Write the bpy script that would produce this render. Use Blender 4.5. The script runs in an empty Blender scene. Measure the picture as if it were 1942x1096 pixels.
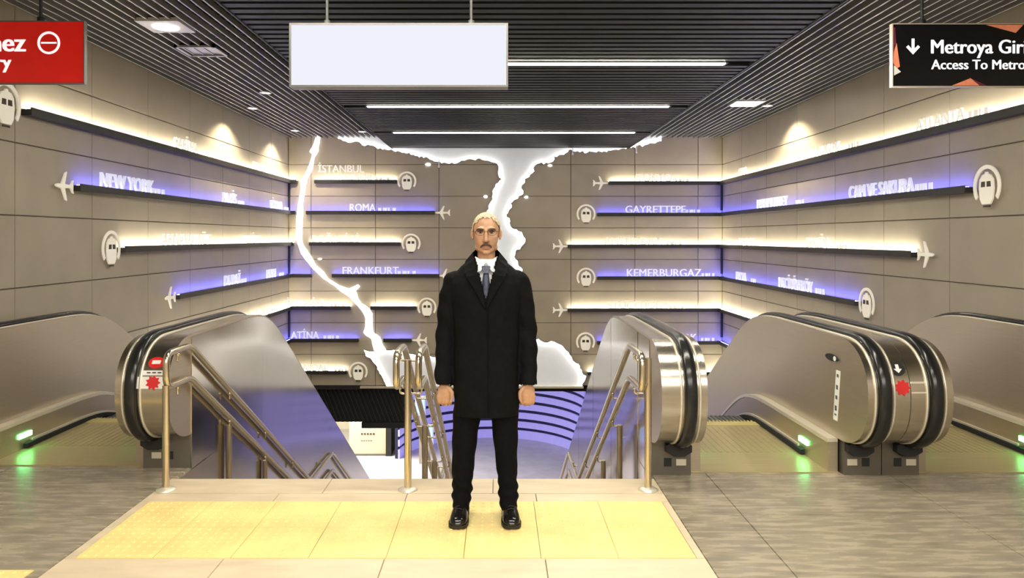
import bpy, bmesh, math, random
from mathutils import Vector, Matrix

random.seed(7)
S = bpy.context.scene
C = S.collection

# ------------------------------------------------------------------ camera, world, exposure
F_PX = 1430.0                      # focal length for a 1942 px wide frame
CAM_H = 1.59
cd = bpy.data.cameras.new('camera')
cd.sensor_width = 36.0
cd.lens = 36.0 * F_PX / 1942.0
cd.shift_x = 27.0 / 1942.0         # vanishing point sits left of and above the frame centre
cd.shift_y = -98.0 / 1942.0
cd.clip_start = 0.05
cam = bpy.data.objects.new('camera', cd)
cam.location = (0, 0, CAM_H)
cam.rotation_euler = (math.pi / 2, 0, 0)
C.objects.link(cam)
S.camera = cam

w = bpy.data.worlds.new('hall_world')
S.world = w
w.use_nodes = True
w.node_tree.nodes['Background'].inputs[0].default_value = (0.9, 0.88, 0.85, 1)
w.node_tree.nodes['Background'].inputs[1].default_value = 0.03
S.view_settings.view_transform = 'Standard'
S.view_settings.look = 'None'
S.view_settings.gamma = 1
S.view_settings.exposure = 0.55
S.view_settings.use_curve_mapping = False

STRIP_L = 84.0                     # radiance of the ceiling light strips
LED_W = 34.0                       # radiance of the warm white wall LEDs
LED_B = 25.0                        # radiance of the blue wall LEDs

def area(name, loc, sx, sy, power, color, rot=(0, 0, 0)):
    l = bpy.data.lights.new(name, 'AREA')
    l.shape = 'RECTANGLE'; l.size = sx; l.size_y = sy
    l.energy = power; l.color = color
    o = bpy.data.objects.new(name, l)
    o.location = loc; o.rotation_euler = rot
    C.objects.link(o)
    return o
# unseen area light standing in for the lit concourse behind the photographer
area('concourse_ceiling_light', (0.2, -1.6, 3.2), 6.5, 3.2, 400, (1.0, 0.94, 0.84))
# lamps of the lower concourse
area('lower_hall_lamp', (-0.1, 16.2, -1.45), 3.2, 1.6, 60, (0.93, 0.90, 1.0))
area('lower_hall_lamp', (-4.0, 18.5, -1.45), 2.0, 1.6, 240, (1.0, 0.95, 0.80))

# ------------------------------------------------------------------ materials
def mat(name, col, rough=0.5, metal=0.0, var=0.0, scale=8.0, bump=0.0, emit=None, estr=0.0,
        stretch=(1, 1, 1), spec=0.5, aniso=0.0, detail=4.0, rvar=0.0, coords='Object'):
    m = bpy.data.materials.new(name)
    m.use_nodes = True
    nt = m.node_tree
    b = nt.nodes['Principled BSDF']
    b.inputs['Base Color'].default_value = (*col, 1)
    b.inputs['Roughness'].default_value = rough
    b.inputs['Metallic'].default_value = metal
    b.inputs['Specular IOR Level'].default_value = spec
    if aniso:
        b.inputs['Anisotropic'].default_value = aniso
    if emit:
        b.inputs['Emission Color'].default_value = (*emit, 1)
        b.inputs['Emission Strength'].default_value = estr
    if var or bump or rvar:
        tc = nt.nodes.new('ShaderNodeTexCoord')
        mp = nt.nodes.new('ShaderNodeMapping')
        mp.inputs['Scale'].default_value = stretch
        ns = nt.nodes.new('ShaderNodeTexNoise')
        ns.inputs['Scale'].default_value = scale
        ns.inputs['Detail'].default_value = detail
        if coords == 'World':
            g = nt.nodes.new('ShaderNodeNewGeometry')
            nt.links.new(g.outputs['Position'], mp.inputs['Vector'])
        else:
            nt.links.new(tc.outputs['Object'], mp.inputs['Vector'])
        nt.links.new(mp.outputs[0], ns.inputs['Vector'])
        if var:
            rp = nt.nodes.new('ShaderNodeValToRGB')
            rp.color_ramp.elements[0].position = 0.3
            rp.color_ramp.elements[1].position = 0.7
            rp.color_ramp.elements[0].color = (*[max(0, c * (1 - var)) for c in col], 1)
            rp.color_ramp.elements[1].color = (*[min(1, c * (1 + var)) for c in col], 1)
            nt.links.new(ns.outputs['Fac'], rp.inputs['Fac'])
            nt.links.new(rp.outputs[0], b.inputs['Base Color'])
        if bump:
            bp = nt.nodes.new('ShaderNodeBump')
            bp.inputs['Strength'].default_value = bump
            bp.inputs['Distance'].default_value = 0.01
            nt.links.new(ns.outputs['Fac'], bp.inputs['Height'])
            nt.links.new(bp.outputs[0], b.inputs['Normal'])
        if rvar:
            mr = nt.nodes.new('ShaderNodeMapRange')
            mr.inputs['To Min'].default_value = max(0.02, rough - rvar)
            mr.inputs['To Max'].default_value = rough + rvar
            nt.links.new(ns.outputs['Fac'], mr.inputs['Value'])
            nt.links.new(mr.outputs[0], b.inputs['Roughness'])
    return m

def glow(name, col, s):
    m = bpy.data.materials.new(name)
    m.use_nodes = True
    nt = m.node_tree
    nt.nodes.remove(nt.nodes['Principled BSDF'])
    e = nt.nodes.new('ShaderNodeEmission')
    e.inputs[0].default_value = (*col, 1)
    e.inputs[1].default_value = s
    nt.links.new(e.outputs[0], nt.nodes['Material Output'].inputs[0])
    return m

M = {}
M['wall'] = mat('taupe_wall_panel', (0.40, 0.352, 0.275), 0.42, var=0.05, scale=3, coords='World', spec=0.35)
M['wall_gap'] = mat('panel_joint_dark', (0.10, 0.085, 0.07), 0.8, var=0.1)
M['backing'] = mat('plain_wall_paint', (0.38, 0.34, 0.28), 0.7, var=0.05, scale=2)
M['floor'] = mat('striated_grey_floor_tile', (0.30, 0.258, 0.188), 0.27, var=0.36, scale=3.2, stretch=(1.3, 7.5, 1), detail=8,
                 rvar=0.06, coords='World', spec=0.45)
M['grout'] = mat('floor_joint', (0.23, 0.195, 0.145), 0.8, var=0.1)
M['stone'] = mat('cream_limestone', (0.64, 0.53, 0.37), 0.42, var=0.10, scale=5, stretch=(0.6, 2.2, 1), coords='World', detail=6)
M['yellow'] = mat('yellow_tactile_tile', (0.84, 0.66, 0.26), 0.5, var=0.10, scale=4, coords='World', detail=6)
M['black'] = mat('matt_black', (0.012, 0.012, 0.013), 0.6, var=0.1)
M['plenum'] = mat('black_plenum', (0.01, 0.01, 0.011), 0.9, var=0.1)
M['slat_light'] = mat('grey_metal_slat', (0.25, 0.245, 0.23), 0.4, metal=0.2, var=0.05, scale=2)
M['slat_dark'] = mat('dark_grey_metal_slat', (0.017, 0.0172, 0.0182), 0.55, spec=0.2, var=0.05, scale=2)
M['carrier'] = mat('black_carrier_rail', (0.02, 0.02, 0.021), 0.6, var=0.1)
M['steel'] = mat('brushed_stainless_steel', (0.60, 0.55, 0.46), 0.24, metal=1.0, var=0.05, scale=6, stretch=(1, 1, 40), rvar=0.05, aniso=0.3)
M['panel_steel'] = mat('satin_stainless_panel', (0.57, 0.50, 0.385), 0.36, metal=0.9, var=0.04, scale=5, stretch=(1, 1, 30), rvar=0.04)
M['clad'] = mat('polished_stainless_cladding', (0.60, 0.55, 0.48), 0.15, metal=1.0, var=0.04, scale=4, rvar=0.03, bump=0.02)
M['tube'] = mat('stainless_tube', (0.66, 0.58, 0.44), 0.22, metal=1.0, var=0.04, scale=9)
M['rubber'] = mat('black_rubber_handrail', (0.012, 0.012, 0.012), 0.22, var=0.1, scale=5)
M['trim'] = mat('bright_metal_trim', (0.78, 0.72, 0.60), 0.3, metal=0.5, var=0.03)
M['brush'] = mat('black_brush', (0.01, 0.01, 0.01), 0.9, bump=0.5, scale=300)
M['pedestal'] = mat('grey_pedestal_steel', (0.17, 0.155, 0.13), 0.38, metal=0.6, var=0.06)
M['plate'] = mat('ribbed_landing_plate', (0.50, 0.42, 0.22), 0.35, metal=0.5, var=0.10, scale=3, stretch=(1, 30, 1))
M['comb'] = mat('yellow_comb_plate', (0.55, 0.45, 0.18), 0.45, var=0.1)
M['step'] = mat('grey_escalator_step', (0.16, 0.16, 0.16), 0.45, metal=0.6, var=0.1, scale=30)
M['rail_bar'] = mat('dark_bronze_bar', (0.035, 0.033, 0.032), 0.45, metal=0.3, var=0.1)
M['led_w'] = glow('warm_white_led', (1.0, 0.91, 0.71), LED_W)
M['led_b'] = glow('blue_led', (0.105, 0.115, 1.0), LED_B)
M['letter'] = mat('white_acrylic_letter', (0.70, 0.68, 0.62), 0.4, var=0.02, emit=(1.0, 0.94, 0.82), estr=0.32)
M['letter_b'] = mat('white_acrylic_letter_cool', (0.62, 0.62, 0.66), 0.4, var=0.02, emit=(0.82, 0.84, 1.0), estr=0.34)
M['icon'] = mat('cream_acrylic_icon', (0.88, 0.84, 0.74), 0.4, var=0.02, emit=(1.0, 0.93, 0.78), estr=0.16)
M['icon_dark'] = mat('dark_icon_cutout', (0.06, 0.05, 0.04), 0.6, var=0.05)
M['sea'] = mat('white_sea_panel', (0.70, 0.72, 0.75), 0.6, var=0.02, emit=(0.93, 0.96, 1.0), estr=0.12)
M['shore'] = glow('edge_lit_shore', (1.0, 0.97, 0.92), 8.5)
M['shore_out'] = mat('grey_shore_edge', (0.16, 0.15, 0.14), 0.6, var=0.05)
M['canal'] = mat('lit_canal_panel', (0.9, 0.88, 0.84), 0.5, var=0.02, emit=(1.0, 0.965, 0.92), estr=1.1)
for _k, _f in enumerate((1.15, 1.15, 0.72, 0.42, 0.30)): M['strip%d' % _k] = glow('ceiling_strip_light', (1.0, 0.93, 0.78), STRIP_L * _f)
M['lamp'] = glow('downlight_lens', (1.0, 0.95, 0.85), 9.0)
M['lampwhite'] = mat('white_lamp_trim', (0.55, 0.54, 0.52), 0.5, var=0.03)
M['sign_white'] = glow('lit_white_sign_face', (0.90, 0.91, 1.0), 0.66)
M['sign_frame'] = mat('grey_sign_frame', (0.14, 0.135, 0.13), 0.4, metal=0.4, var=0.05)
M['sign_red'] = mat('glossy_red_sign', (0.60, 0.012, 0.008), 0.18, var=0.05, emit=(0.7, 0.015, 0.01), estr=0.12, spec=0.6)
M['sign_black'] = mat('glossy_black_sign', (0.006, 0.006, 0.008), 0.2, var=0.05)
M['print_white'] = mat('white_print', (0.85, 0.86, 0.9), 0.5, var=0.02, emit=(0.9, 0.92, 1.0), estr=0.45)
M['print_salmon'] = mat('salmon_print', (0.75, 0.26, 0.14), 0.4, var=0.15, scale=20, emit=(0.75, 0.22, 0.12), estr=0.12)
M['print_purple'] = mat('plum_print', (0.16, 0.02, 0.05), 0.4, var=0.15)
M['red'] = mat('red_sticker', (0.62, 0.02, 0.02), 0.4, var=0.05)
M['white'] = mat('white_paint', (0.8, 0.8, 0.78), 0.5, var=0.03)
M['green_led'] = glow('green_indicator', (0.14, 1.0, 0.26), 15.0)
M['lilac'] = mat('lilac_lit_panel', (0.42, 0.40, 0.62), 0.5, var=0.05, emit=(0.34, 0.30, 0.97), estr=0.34)
M['indigo'] = mat('dark_indigo_gap', (0.012, 0.010, 0.06), 0.6, var=0.1)
M['lower_floor'] = mat('pale_lower_floor', (0.56, 0.53, 0.52), 0.25, var=0.08, scale=3)
M['cream_wall'] = mat('cream_lower_wall', (0.80, 0.74, 0.58), 0.6, var=0.03)
M['kiosk'] = mat('beige_cabinet', (0.56, 0.47, 0.35), 0.5, var=0.04)
M['screen'] = glow('blue_screen', (0.25, 0.45, 1.0), 2.2)
M['stair'] = mat('granite_step', (0.42, 0.37, 0.30), 0.5, var=0.1, scale=20)

# ------------------------------------------------------------------ mesh helpers
class MB:
    def __init__(self):
        self.v = []; self.f = []; self.sm = []
    def add(self, verts, faces, smooth=False):
        o = len(self.v)
        self.v += [tuple(p) for p in verts]
        self.f += [tuple(i + o for i in f) for f in faces]
        self.sm += [smooth] * len(faces)
    def box(self, x0, x1, y0, y1, z0, z1):
        p = [(x, y, z) for x in (x0, x1) for y in (y0, y1) for z in (z0, z1)]
        self.add(p, [(0, 1, 3, 2), (4, 6, 7, 5), (0, 4, 5, 1), (2, 3, 7, 6), (0, 2, 6, 4), (1, 5, 7, 3)])
    def prism(self, pts, fn, d0, d1):
        """closed outline pts (u, v) mapped by fn(u, v, depth)"""
        n = len(pts)
        a = [fn(u, v, d0) for u, v in pts]; b = [fn(u, v, d1) for u, v in pts]
        self.add(b, [tuple(range(n))])
        self.add(a, [tuple(reversed(range(n)))])
        self.add(a + b, [(i, (i + 1) % n, n + (i + 1) % n, n + i) for i in range(n)])
    def rings(self, rings, smooth=True, cap=True, closed=True):
        n = len(rings[0]); vs = [p for r in rings for p in r]; fs = []
        for k in range(len(rings) - 1):
            for i in range(n if closed else n - 1):
                j = (i + 1) % n
                fs.append((k * n + i, k * n + j, (k + 1) * n + j, (k + 1) * n + i))
        self.add(vs, fs, smooth)
        if cap and closed:
            self.add(rings[0], [tuple(reversed(range(n)))]); self.add(rings[-1], [tuple(range(n))])
    def tube(self, pts, r, seg=10, cap=True):
        pts = [Vector(p) for p in pts]; rings = []; up = None
        for i, p in enumerate(pts):
            t = (pts[min(i + 1, len(pts) - 1)] - pts[max(i - 1, 0)]).normalized()
            if up is None:
                up = t.cross(Vector((0.31, 0.2, 0.93)))
                if up.length < 0.1: up = t.cross(Vector((1, 0, 0)))
            up = (up - t * up.dot(t)).normalized(); s = t.cross(up)
            rr = r[i] if isinstance(r, (list, tuple)) else r
            rings.append([p + (up * math.cos(a) + s * math.sin(a)) * rr for a in [2 * math.pi * k / seg for k in range(seg)]])
        self.rings(rings, True, cap)
    def lathe(self, c, prof, seg=16, axis='z'):
        rings = []
        for r, h in prof:
            rg = []
            for k in range(seg):
                a = 2 * math.pi * k / seg
                if axis == 'z': rg.append((c[0] + r * math.cos(a), c[1] + r * math.sin(a), c[2] + h))
                else: rg.append((c[0] + r * math.cos(a), c[1] + h, c[2] + r * math.sin(a)))
            rings.append(rg)
        self.rings(rings, True, True)
    def ellipsoid(self, c, r, su=20, sv=12, rot=None):
        vs = []; fs = []
        for j in range(1, sv):
            p = math.pi * j / sv
            for i in range(su):
                a = 2 * math.pi * i / su
                q = Vector((r[0] * math.sin(p) * math.cos(a), r[1] * math.sin(p) * math.sin(a), r[2] * math.cos(p)))
                if rot is not None: q = rot @ q
                vs.append(q + Vector(c))
        t = Vector((0, 0, r[2])); 
        if rot is not None: t = rot @ t
        vs += [Vector(c) + t, Vector(c) - t]
        top, bot = len(vs) - 2, len(vs) - 1
        for j in range(sv - 2):
            for i in range(su):
                k = (i + 1) % su
                fs.append((j * su + i, (j + 1) * su + i, (j + 1) * su + k, j * su + k))
        for i in range(su):
            k = (i + 1) % su
            fs.append((top, i, k)); fs.append((bot, (sv - 2) * su + k, (sv - 2) * su + i))
        self.add(vs, fs, True)
    def mesh(self, name):
        me = bpy.data.meshes.new(name)
        me.from_pydata(self.v, [], self.f)
        me.polygons.foreach_set('use_smooth', self.sm)
        bm = bmesh.new(); bm.from_mesh(me)
        bmesh.ops.recalc_face_normals(bm, faces=bm.faces)
        bm.to_mesh(me); bm.free()
        return me
    def build(self, name, m, parent=None):
        return link(name, self.mesh(name), m, parent)

def link(name, me, m, parent=None, loc=None):
    if m is not None and not me.materials:
        me.materials.append(M[m] if isinstance(m, str) else m)
    o = bpy.data.objects.new(name, me)
    C.objects.link(o)
    if loc is not None: o.location = loc
    if parent is not None: attach(o, parent)
    return o

def attach(o, parent):
    o.parent = parent
    o.matrix_parent_inverse = Matrix.Translation(-Vector(parent.location))   # every location here is a world position

def thing(name, loc, label, cat, group=None):
    o = bpy.data.objects.new(name, None)
    o.empty_display_size = 0.1
    C.objects.link(o); o.location = loc
    return tag(o, label, cat, group)
def tag(o, label=None, cat=None, group=None, kind=None):
    if label: o['label'] = label
    if cat: o['category'] = cat
    if group: o['group'] = group
    if kind: o['kind'] = kind
    return o

def ucirc(n, r, a0=0.0, a1=2 * math.pi, cx=0, cy=0, ry=None, end=False):
    ry = r if ry is None else ry
    return [(cx + r * math.cos(a0 + (a1 - a0) * k / (n - 1 if end else n)), cy + ry * math.sin(a0 + (a1 - a0) * k / (n - 1 if end else n))) for k in range(n)]

_scratch = bpy.data.scenes.new('scratch')
def evaluated(data, mods=()):
    """mesh of a throw-away object, evaluated in an empty side scene"""
    o = bpy.data.objects.new('scratch', data)
    for f in mods: f(o)
    _scratch.collection.objects.link(o)
    vl = _scratch.view_layers[0]; vl.update()
    me = bpy.data.meshes.new_from_object(o.evaluated_get(vl.depsgraph))
    bpy.data.objects.remove(o)
    return me
_fc = {}
def text_mb(mb, s, size, fn, d0, d1, anchor='c', bold=0.016, xs=1.0):
    """flat letters of cap height `size`, standing on v = 0, mapped by fn(u, v, depth)"""
    key = s
    if key not in _fc:
        c = bpy.data.curves.new('lettering', 'FONT')
        c.body = s; c.size = 1.0; c.resolution_u = 3; c.extrude = 0.5
        me = evaluated(c)
        _fc[key] = ([v.co.copy() for v in me.vertices], [tuple(p.vertices) for p in me.polygons])
        bpy.data.curves.remove(c); bpy.data.meshes.remove(me)
    vs, fs = _fc[key]
    k = size / 0.69
    x0 = min(v.x for v in vs); x1 = max(v.x for v in vs)
    off = {'c': (x0 + x1) / 2, 'l': x0, 'r': x1}[anchor]
    for q, sh in enumerate((-bold, 0.0, bold)):          # three overlapping passes thicken the strokes
        mb.add([fn((v.x - off + sh) * k * xs, v.y * k, d0 if v.z < 0 else d1 + 0.0004 * (q % 2)) for v in vs], fs)
    return (x1 - x0) * k * xs

# ------------------------------------------------------------------ room dimensions
XL, XR = -3.97, 4.26               # side walls
YB = 14.3                          # map wall
ZC = 3.47                          # underside of the side grilles
ZD = 3.27                          # underside of the dropped centre field
DX0, DX1 = -1.99, 2.46
YE = 4.965                         # nosing of the stairs
def bk(px): return (px - 944) / 100.0
def hz(py): return CAM_H + (450 - py) / 100.0
def yl(px): return F_PX * -XL / (944 - px)
def yr(px): return F_PX * XR / (px - 944)
WALLS = {
    'back': lambda u, v, d: (u, YB - d, v),
    'left': lambda u, v, d: (XL + d, u, v),
    'right': lambda u, v, d: (XR - d, -u, v),
}

# ------------------------------------------------------------------ walls with panels
def wall_obj(name, box, m='wall_gap'):
    b = MB(); b.box(*box)
    return tag(b.build(name, m), kind='structure')
wl = wall_obj('wall_left', (XL - 0.25, XL - 0.012, 3.0, YB + 0.2, -4.2, 4.0))
wr = wall_obj('wall_right', (XR + 0.012, XR + 0.25, 3.0, YB + 0.2, -4.2, 4.0))
wb = wall_obj('wall_back', (XL - 0.25, XR + 0.25, YB + 0.012, YB + 0.25, -1.22, 4.0))
for nm, x0, x1 in (('wall_left_rear', XL - 0.25, XL), ('wall_right_rear', XR, XR + 0.25)):
    b = MB(); b.box(x0, x1, -5.0, 3.0, -0.2, 4.0); tag(b.build(nm, 'backing'), kind='structure')
b = MB(); b.box(XL - 0.25, XR + 0.25, -5.25, -5.0, -0.2, 4.0); tag(b.build('wall_front', 'backing'), kind='structure')

HJ = [-4.23 + 0.6 * k for k in range(14)]         # horizontal joints
GAP = 0.006
_pm = {}
def panel(axis, a0, a1, z0, z1, parent):
    """one cladding board between joints, 12 mm thick, edges eased"""
    wdt = round(a1 - a0 - GAP, 4); hgt = round(z1 - z0 - GAP, 4)
    key = (axis, wdt, hgt)
    if key not in _pm:
        b = MB(); e = 0.004; t = 0.012
        if axis == 'back':
            o = [(-wdt / 2, 0, -hgt / 2), (wdt / 2, 0, -hgt / 2), (wdt / 2, 0, hgt / 2), (-wdt / 2, 0, hgt / 2)]
            i = [(x * (1 - 2 * e / wdt), -t, z * (1 - 2 * e / hgt)) for x, _, z in o]
        else:
            sg = 1 if axis == 'left' else -1
            o = [(0, -wdt / 2, -hgt / 2), (0, wdt / 2, -hgt / 2), (0, wdt / 2, hgt / 2), (0, -wdt / 2, hgt / 2)]
            i = [(sg * t, y * (1 - 2 * e / wdt), z * (1 - 2 * e / hgt)) for _, y, z in o]
        b.add(o + i, [(4, 5, 6, 7)] + [(k, (k + 1) % 4, 4 + (k + 1) % 4, 4 + k) for k in range(4)])
        _pm[key] = b.mesh('wall_panel')
    a = (a0 + a1) / 2; z = (z0 + z1) / 2
    loc = {'back': (a, YB + 0.012, z), 'left': (XL - 0.012, a, z), 'right': (XR + 0.012, a, z)}[axis]
    link('wall_panel', _pm[key], 'wall', parent, loc)
bj = [XL, -3.54, -2.32, -1.115, 0.10, 1.385, 2.60, 3.80, XR]
zs = [-1.22] + [z for z in HJ if -1.2 < z < 3.5] + [3.9]
for a0, a1 in zip(bj, bj[1:]):
    for z0, z1 in zip(zs, zs[1:]): panel('back', a0, a1, z0, z1, wb)
lj = [3.0, 3.84, 5.02, 6.20, 7.38, 8.56, 9.73, 10.89, 12.05, 13.22, YB]
rj = [3.0, 3.50, 4.70, 5.90, 7.11, 8.32, 9.52, 10.74, 11.96, 13.17, YB]
zs = [z for z in HJ if z < 3.3] + [3.9]
for a0, a1 in zip(lj, lj[1:]):
    for z0, z1 in zip(zs, zs[1:]): panel('left', a0, a1, z0, z1, wl)
for a0, a1 in zip(rj, rj[1:]):
    for z0, z1 in zip(zs, zs[1:]): panel('right', a0, a1, z0, z1, wr)

# dark upright strips in the corners between each pair of light bars
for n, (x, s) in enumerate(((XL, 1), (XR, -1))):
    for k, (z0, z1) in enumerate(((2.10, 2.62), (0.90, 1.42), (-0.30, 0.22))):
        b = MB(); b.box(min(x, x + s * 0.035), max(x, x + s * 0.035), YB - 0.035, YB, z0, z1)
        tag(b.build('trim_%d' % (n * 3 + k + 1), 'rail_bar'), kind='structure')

# ------------------------------------------------------------------ floor
fl = MB(); fl.box(XL - 0.2, XR + 0.2, -5.0, YE - 0.02, -0.35, -0.012)
fl.box(XL - 0.2, -2.121, YE - 0.02, 5.6, -0.35, -0.012); fl.box(1.021, XR + 0.2, YE - 0.02, 5.6, -0.35, -0.012)
floor = tag(fl.build('floor', 'grout'), kind='structure')
_tm = {}
def floor_piece(name, x0, x1, y0, y1, m, parent, g=0.0025, t=0.012, dz=0.0):
    key = (name, round(x1 - x0, 3), round(y1 - y0, 3), t)
    if key not in _tm:
        b = MB(); hx = (x1 - x0 - g) / 2; hy = (y1 - y0 - g) / 2; e = 0.002
        o = [(-hx, -hy, 0), (hx, -hy, 0), (hx, hy, 0), (-hx, hy, 0)]
        i = [(-hx + e, -hy + e, t), (hx - e, -hy + e, t), (hx - e, hy - e, t), (-hx + e, hy - e, t)]
        b.add(o + i, [(4, 5, 6, 7)] + [(k, (k + 1) % 4, 4 + (k + 1) % 4, 4 + k) for k in range(4)])
        _tm[key] = b.mesh(name)
    return link(name, _tm[key], m, parent, ((x0 + x1) / 2, (y0 + y1) / 2, -0.012 + dz))
SX0, SX1 = -2.15, 1.03             # stone apron in front of the stairs
ys = [-1.5, -0.53, 0.44, 1.41, 2.38, 3.35, 4.32, 5.29, 5.6]
for cols in ([XL, -3.36, SX0], [SX1, 1.40, 2.62, 3.84, XR]):
    for a0, a1 in zip(cols, cols[1:]):
        for y0, y1 in zip(ys, ys[1:]): floor_piece('floor_tile', a0, a1, y0, y1, 'floor', floor)
for a0, a1 in ((SX0, -2.121), (1.021, SX1)): floor_piece('floor_tile', a0, a1, YE, 5.6, 'floor', floor)
# stone border of the tactile field
TX0, TX1, TY0, TY1 = -2.095, 0.985, 3.735, 4.535
def spans(a, b, n): return [(a + (b - a) * k / n, a + (b - a) * (k + 1) / n) for k in range(n)]
for y0, y1 in ((2.2, 2.97), (2.97, TY0)):
    for a0, a1 in spans(SX0, SX1, 4): floor_piece('stone_slab', a0, a1, y0, y1, 'stone', floor)
for a0, a1 in spans(SX0, SX1, 4): floor_piece('stone_slab', a0, a1, TY1, 4.68, 'stone', floor)
for a0, a1 in spans(SX0, SX1, 3): floor_piece('stone_slab', a0, a1, 4.68, YE, 'stone', floor, dz=0.001)
for a0, a1 in ((SX0, TX0), (TX1, SX1)):
    for y0, y1 in spans(TY0, TY1, 2): floor_piece('stone_strip', a0, a1, y0, y1, 'stone', floor)
for y0, y1 in spans(-1.5, 2.2, 4):
    for a0, a1 in spans(SX0, SX1, 3): floor_piece('floor_tile', a0, a1, y0, y1, 'floor', floor)
# yellow tactile tiles with raised dots
def tactile(sx, sy):
    b = MB(); hx = sx / 2 - 0.0015; hy = sy / 2 - 0.0015
    b.box(-hx, hx, -hy, hy, 0, 0.0135)
    n = 7
    for i in range(n):
        for j in range(n):
            cx = -hx + (i + 0.5) * 2 * hx / n; cy = -hy + (j + 0.5) * 2 * hy / n
            lo = [(cx + 0.013 * math.cos(k * math.pi / 3), cy + 0.013 * math.sin(k * math.pi / 3), 0.0135) for k in range(6)]
            hi = [(cx + 0.009 * math.cos(k * math.pi / 3), cy + 0.009 * math.sin(k * math.pi / 3), 0.0175) for k in range(6)]
            b.add(lo + hi, [tuple(range(6, 12))] + [(k, (k + 1) % 6, 6 + (k + 1) % 6, 6 + k) for k in range(6)])
    return b.mesh('tactile_tile')
tme = tactile((TX1 - TX0) / 8, (TY1 - TY0) / 2)
for a0, a1 in spans(TX0, TX1, 8):
    for y0, y1 in spans(TY0, TY1, 2):
        link('tactile_tile', tme, 'yellow', floor, ((a0 + a1) / 2, (y0 + y1) / 2, -0.012))
for k in range(4):
    link('tactile_tile', tme, 'yellow', floor, (SX0 - 0.06 - 0.385 * (k + 0.5), 3.40, -0.0105))

# ------------------------------------------------------------------ ceiling
b = MB(); b.box(XL - 0.2, XR + 0.2, 2.0, YB + 0.2, 3.72, 3.9)
ceil = tag(b.build('ceiling', 'plenum'), kind='structure')
b = MB(); b.box(XL - 0.2, XR + 0.2, -5.0, 2.0, 3.5, 3.9)
tag(b.build('ceiling_rear', 'slat_dark'), kind='structure')
b = MB(); b.box(DX0 + 0.01, DX1 - 0.01, 2.0, YB, ZD + 0.07, 3.72); b.build('dropped_field_backing', 'plenum', ceil)
b = MB(); b.box(DX0, DX1, -0.043, 0.043, 0, 0.06); me = b.mesh('cross_slat')
STRIPS = [2.16, 4.55, 7.28, 9.66, 12.07]
y = 2.1; n_cross = 0
while y < YB - 0.03:
    if all(abs(y - s) > 0.06 for s in STRIPS):
        link('cross_slat', me, 'slat_dark', ceil, (0, y, ZD)); n_cross += 1
    y += 0.1403
for x in (DX0 - 0.012, DX1):
    b = MB(); b.box(x, x + 0.012, 2.0, YB, ZD - 0.01, ZC + 0.1); b.build('field_edge_trim', 'carrier', ceil)
b = MB(); b.box(-0.008, 0.008, 2.0, YB - 0.01, 0, 0.05); me = b.mesh('long_slat')
for x0, x1 in ((XL, DX0), (DX1, XR)):
    n = round((x1 - x0) / 0.1)
    for k in range(n):
        link('long_slat', me, 'slat_light', ceil, (x0 + (k + 0.5) * (x1 - x0) / n, 0, ZC))
    b = MB(); b.box(x0 + 0.01, x1 - 0.02, -0.02, 0.02, 0, 0.05); cm = b.mesh('cross_carrier')
    y = 2.1
    while y < YB - 0.03:
        link('cross_carrier', cm, 'carrier', ceil, (0, y, ZC + 0.055)); y += 0.1403
# ------------------------------------------------------------------ ceiling lamps
def strip_light(y, where):
    t = thing('ceiling_strip_light', (0.26, y, ZD), 'long white light strip across the dark ceiling, ' + where, 'ceiling light', 'white light strips across the ceiling')
    b = MB(); b.box(-1.70, 2.22, y - 0.045, y + 0.045, ZD - 0.004, ZD + 0.06); b.build('housing', 'slat_dark', t)
    b = MB(); b.box(-1.67, 2.19, y - 0.03, y + 0.03, ZD - 0.012, ZD - 0.003); b.build('diffuser', 'strip%d' % STRIPS.index(y), t)
for y, wh in ((12.07, 'nearest the lit map wall'), (9.66, 'below the blank white sign, middle of three'),
              (7.28, 'partly hidden behind the blank white sign')):
    strip_light(y, wh)
strip_light(4.55, 'over the top of the stairs'); strip_light(2.16, 'over the yellow tactile tiles')

def downlight(x, y, label, spot=0.0, r=0.055):
    t = thing('recessed_downlight', (x, y, ZC), label, 'downlight', 'small round ceiling downlights')
    b = MB(); b.lathe((x, y, ZC), [(r + 0.02, 0.0), (r + 0.02, -0.012), (r, -0.012), (r - 0.004, -0.002)], 20); b.build('trim_ring', 'lampwhite', t)
    b = MB(); b.lathe((x, y, ZC), [(r - 0.004, -0.001), (r - 0.004, -0.006), (0.001, -0.010)], 20); b.build('lens', 'lamp', t)
    if spot:
        l = bpy.data.lights.new('downlight_beam', 'SPOT'); l.energy = spot; l.color = (1.0, 0.86, 0.60)
        l.spot_size = math.radians(132); l.spot_blend = 0.5; l.shadow_soft_size = 0.03
        o = bpy.data.objects.new('downlight_beam', l); C.objects.link(o)
        o.location = (x, y, ZC - 0.03); attach(o, t)
downlight(-3.56, 10.95, 'round downlight washing the left wall, second from the corner', 110)
downlight(-3.01, 9.78, 'round downlight nearest the blank sign, left ceiling grille')
downlight(-3.56, 13.25, 'round downlight washing the left wall, closest to the corner', 95)
downlight(-2.40, 13.38, 'round downlight at the map wall beside the dark dropped ceiling')
downlight(3.84, 10.75, 'round downlight washing the right wall', 115)

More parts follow.
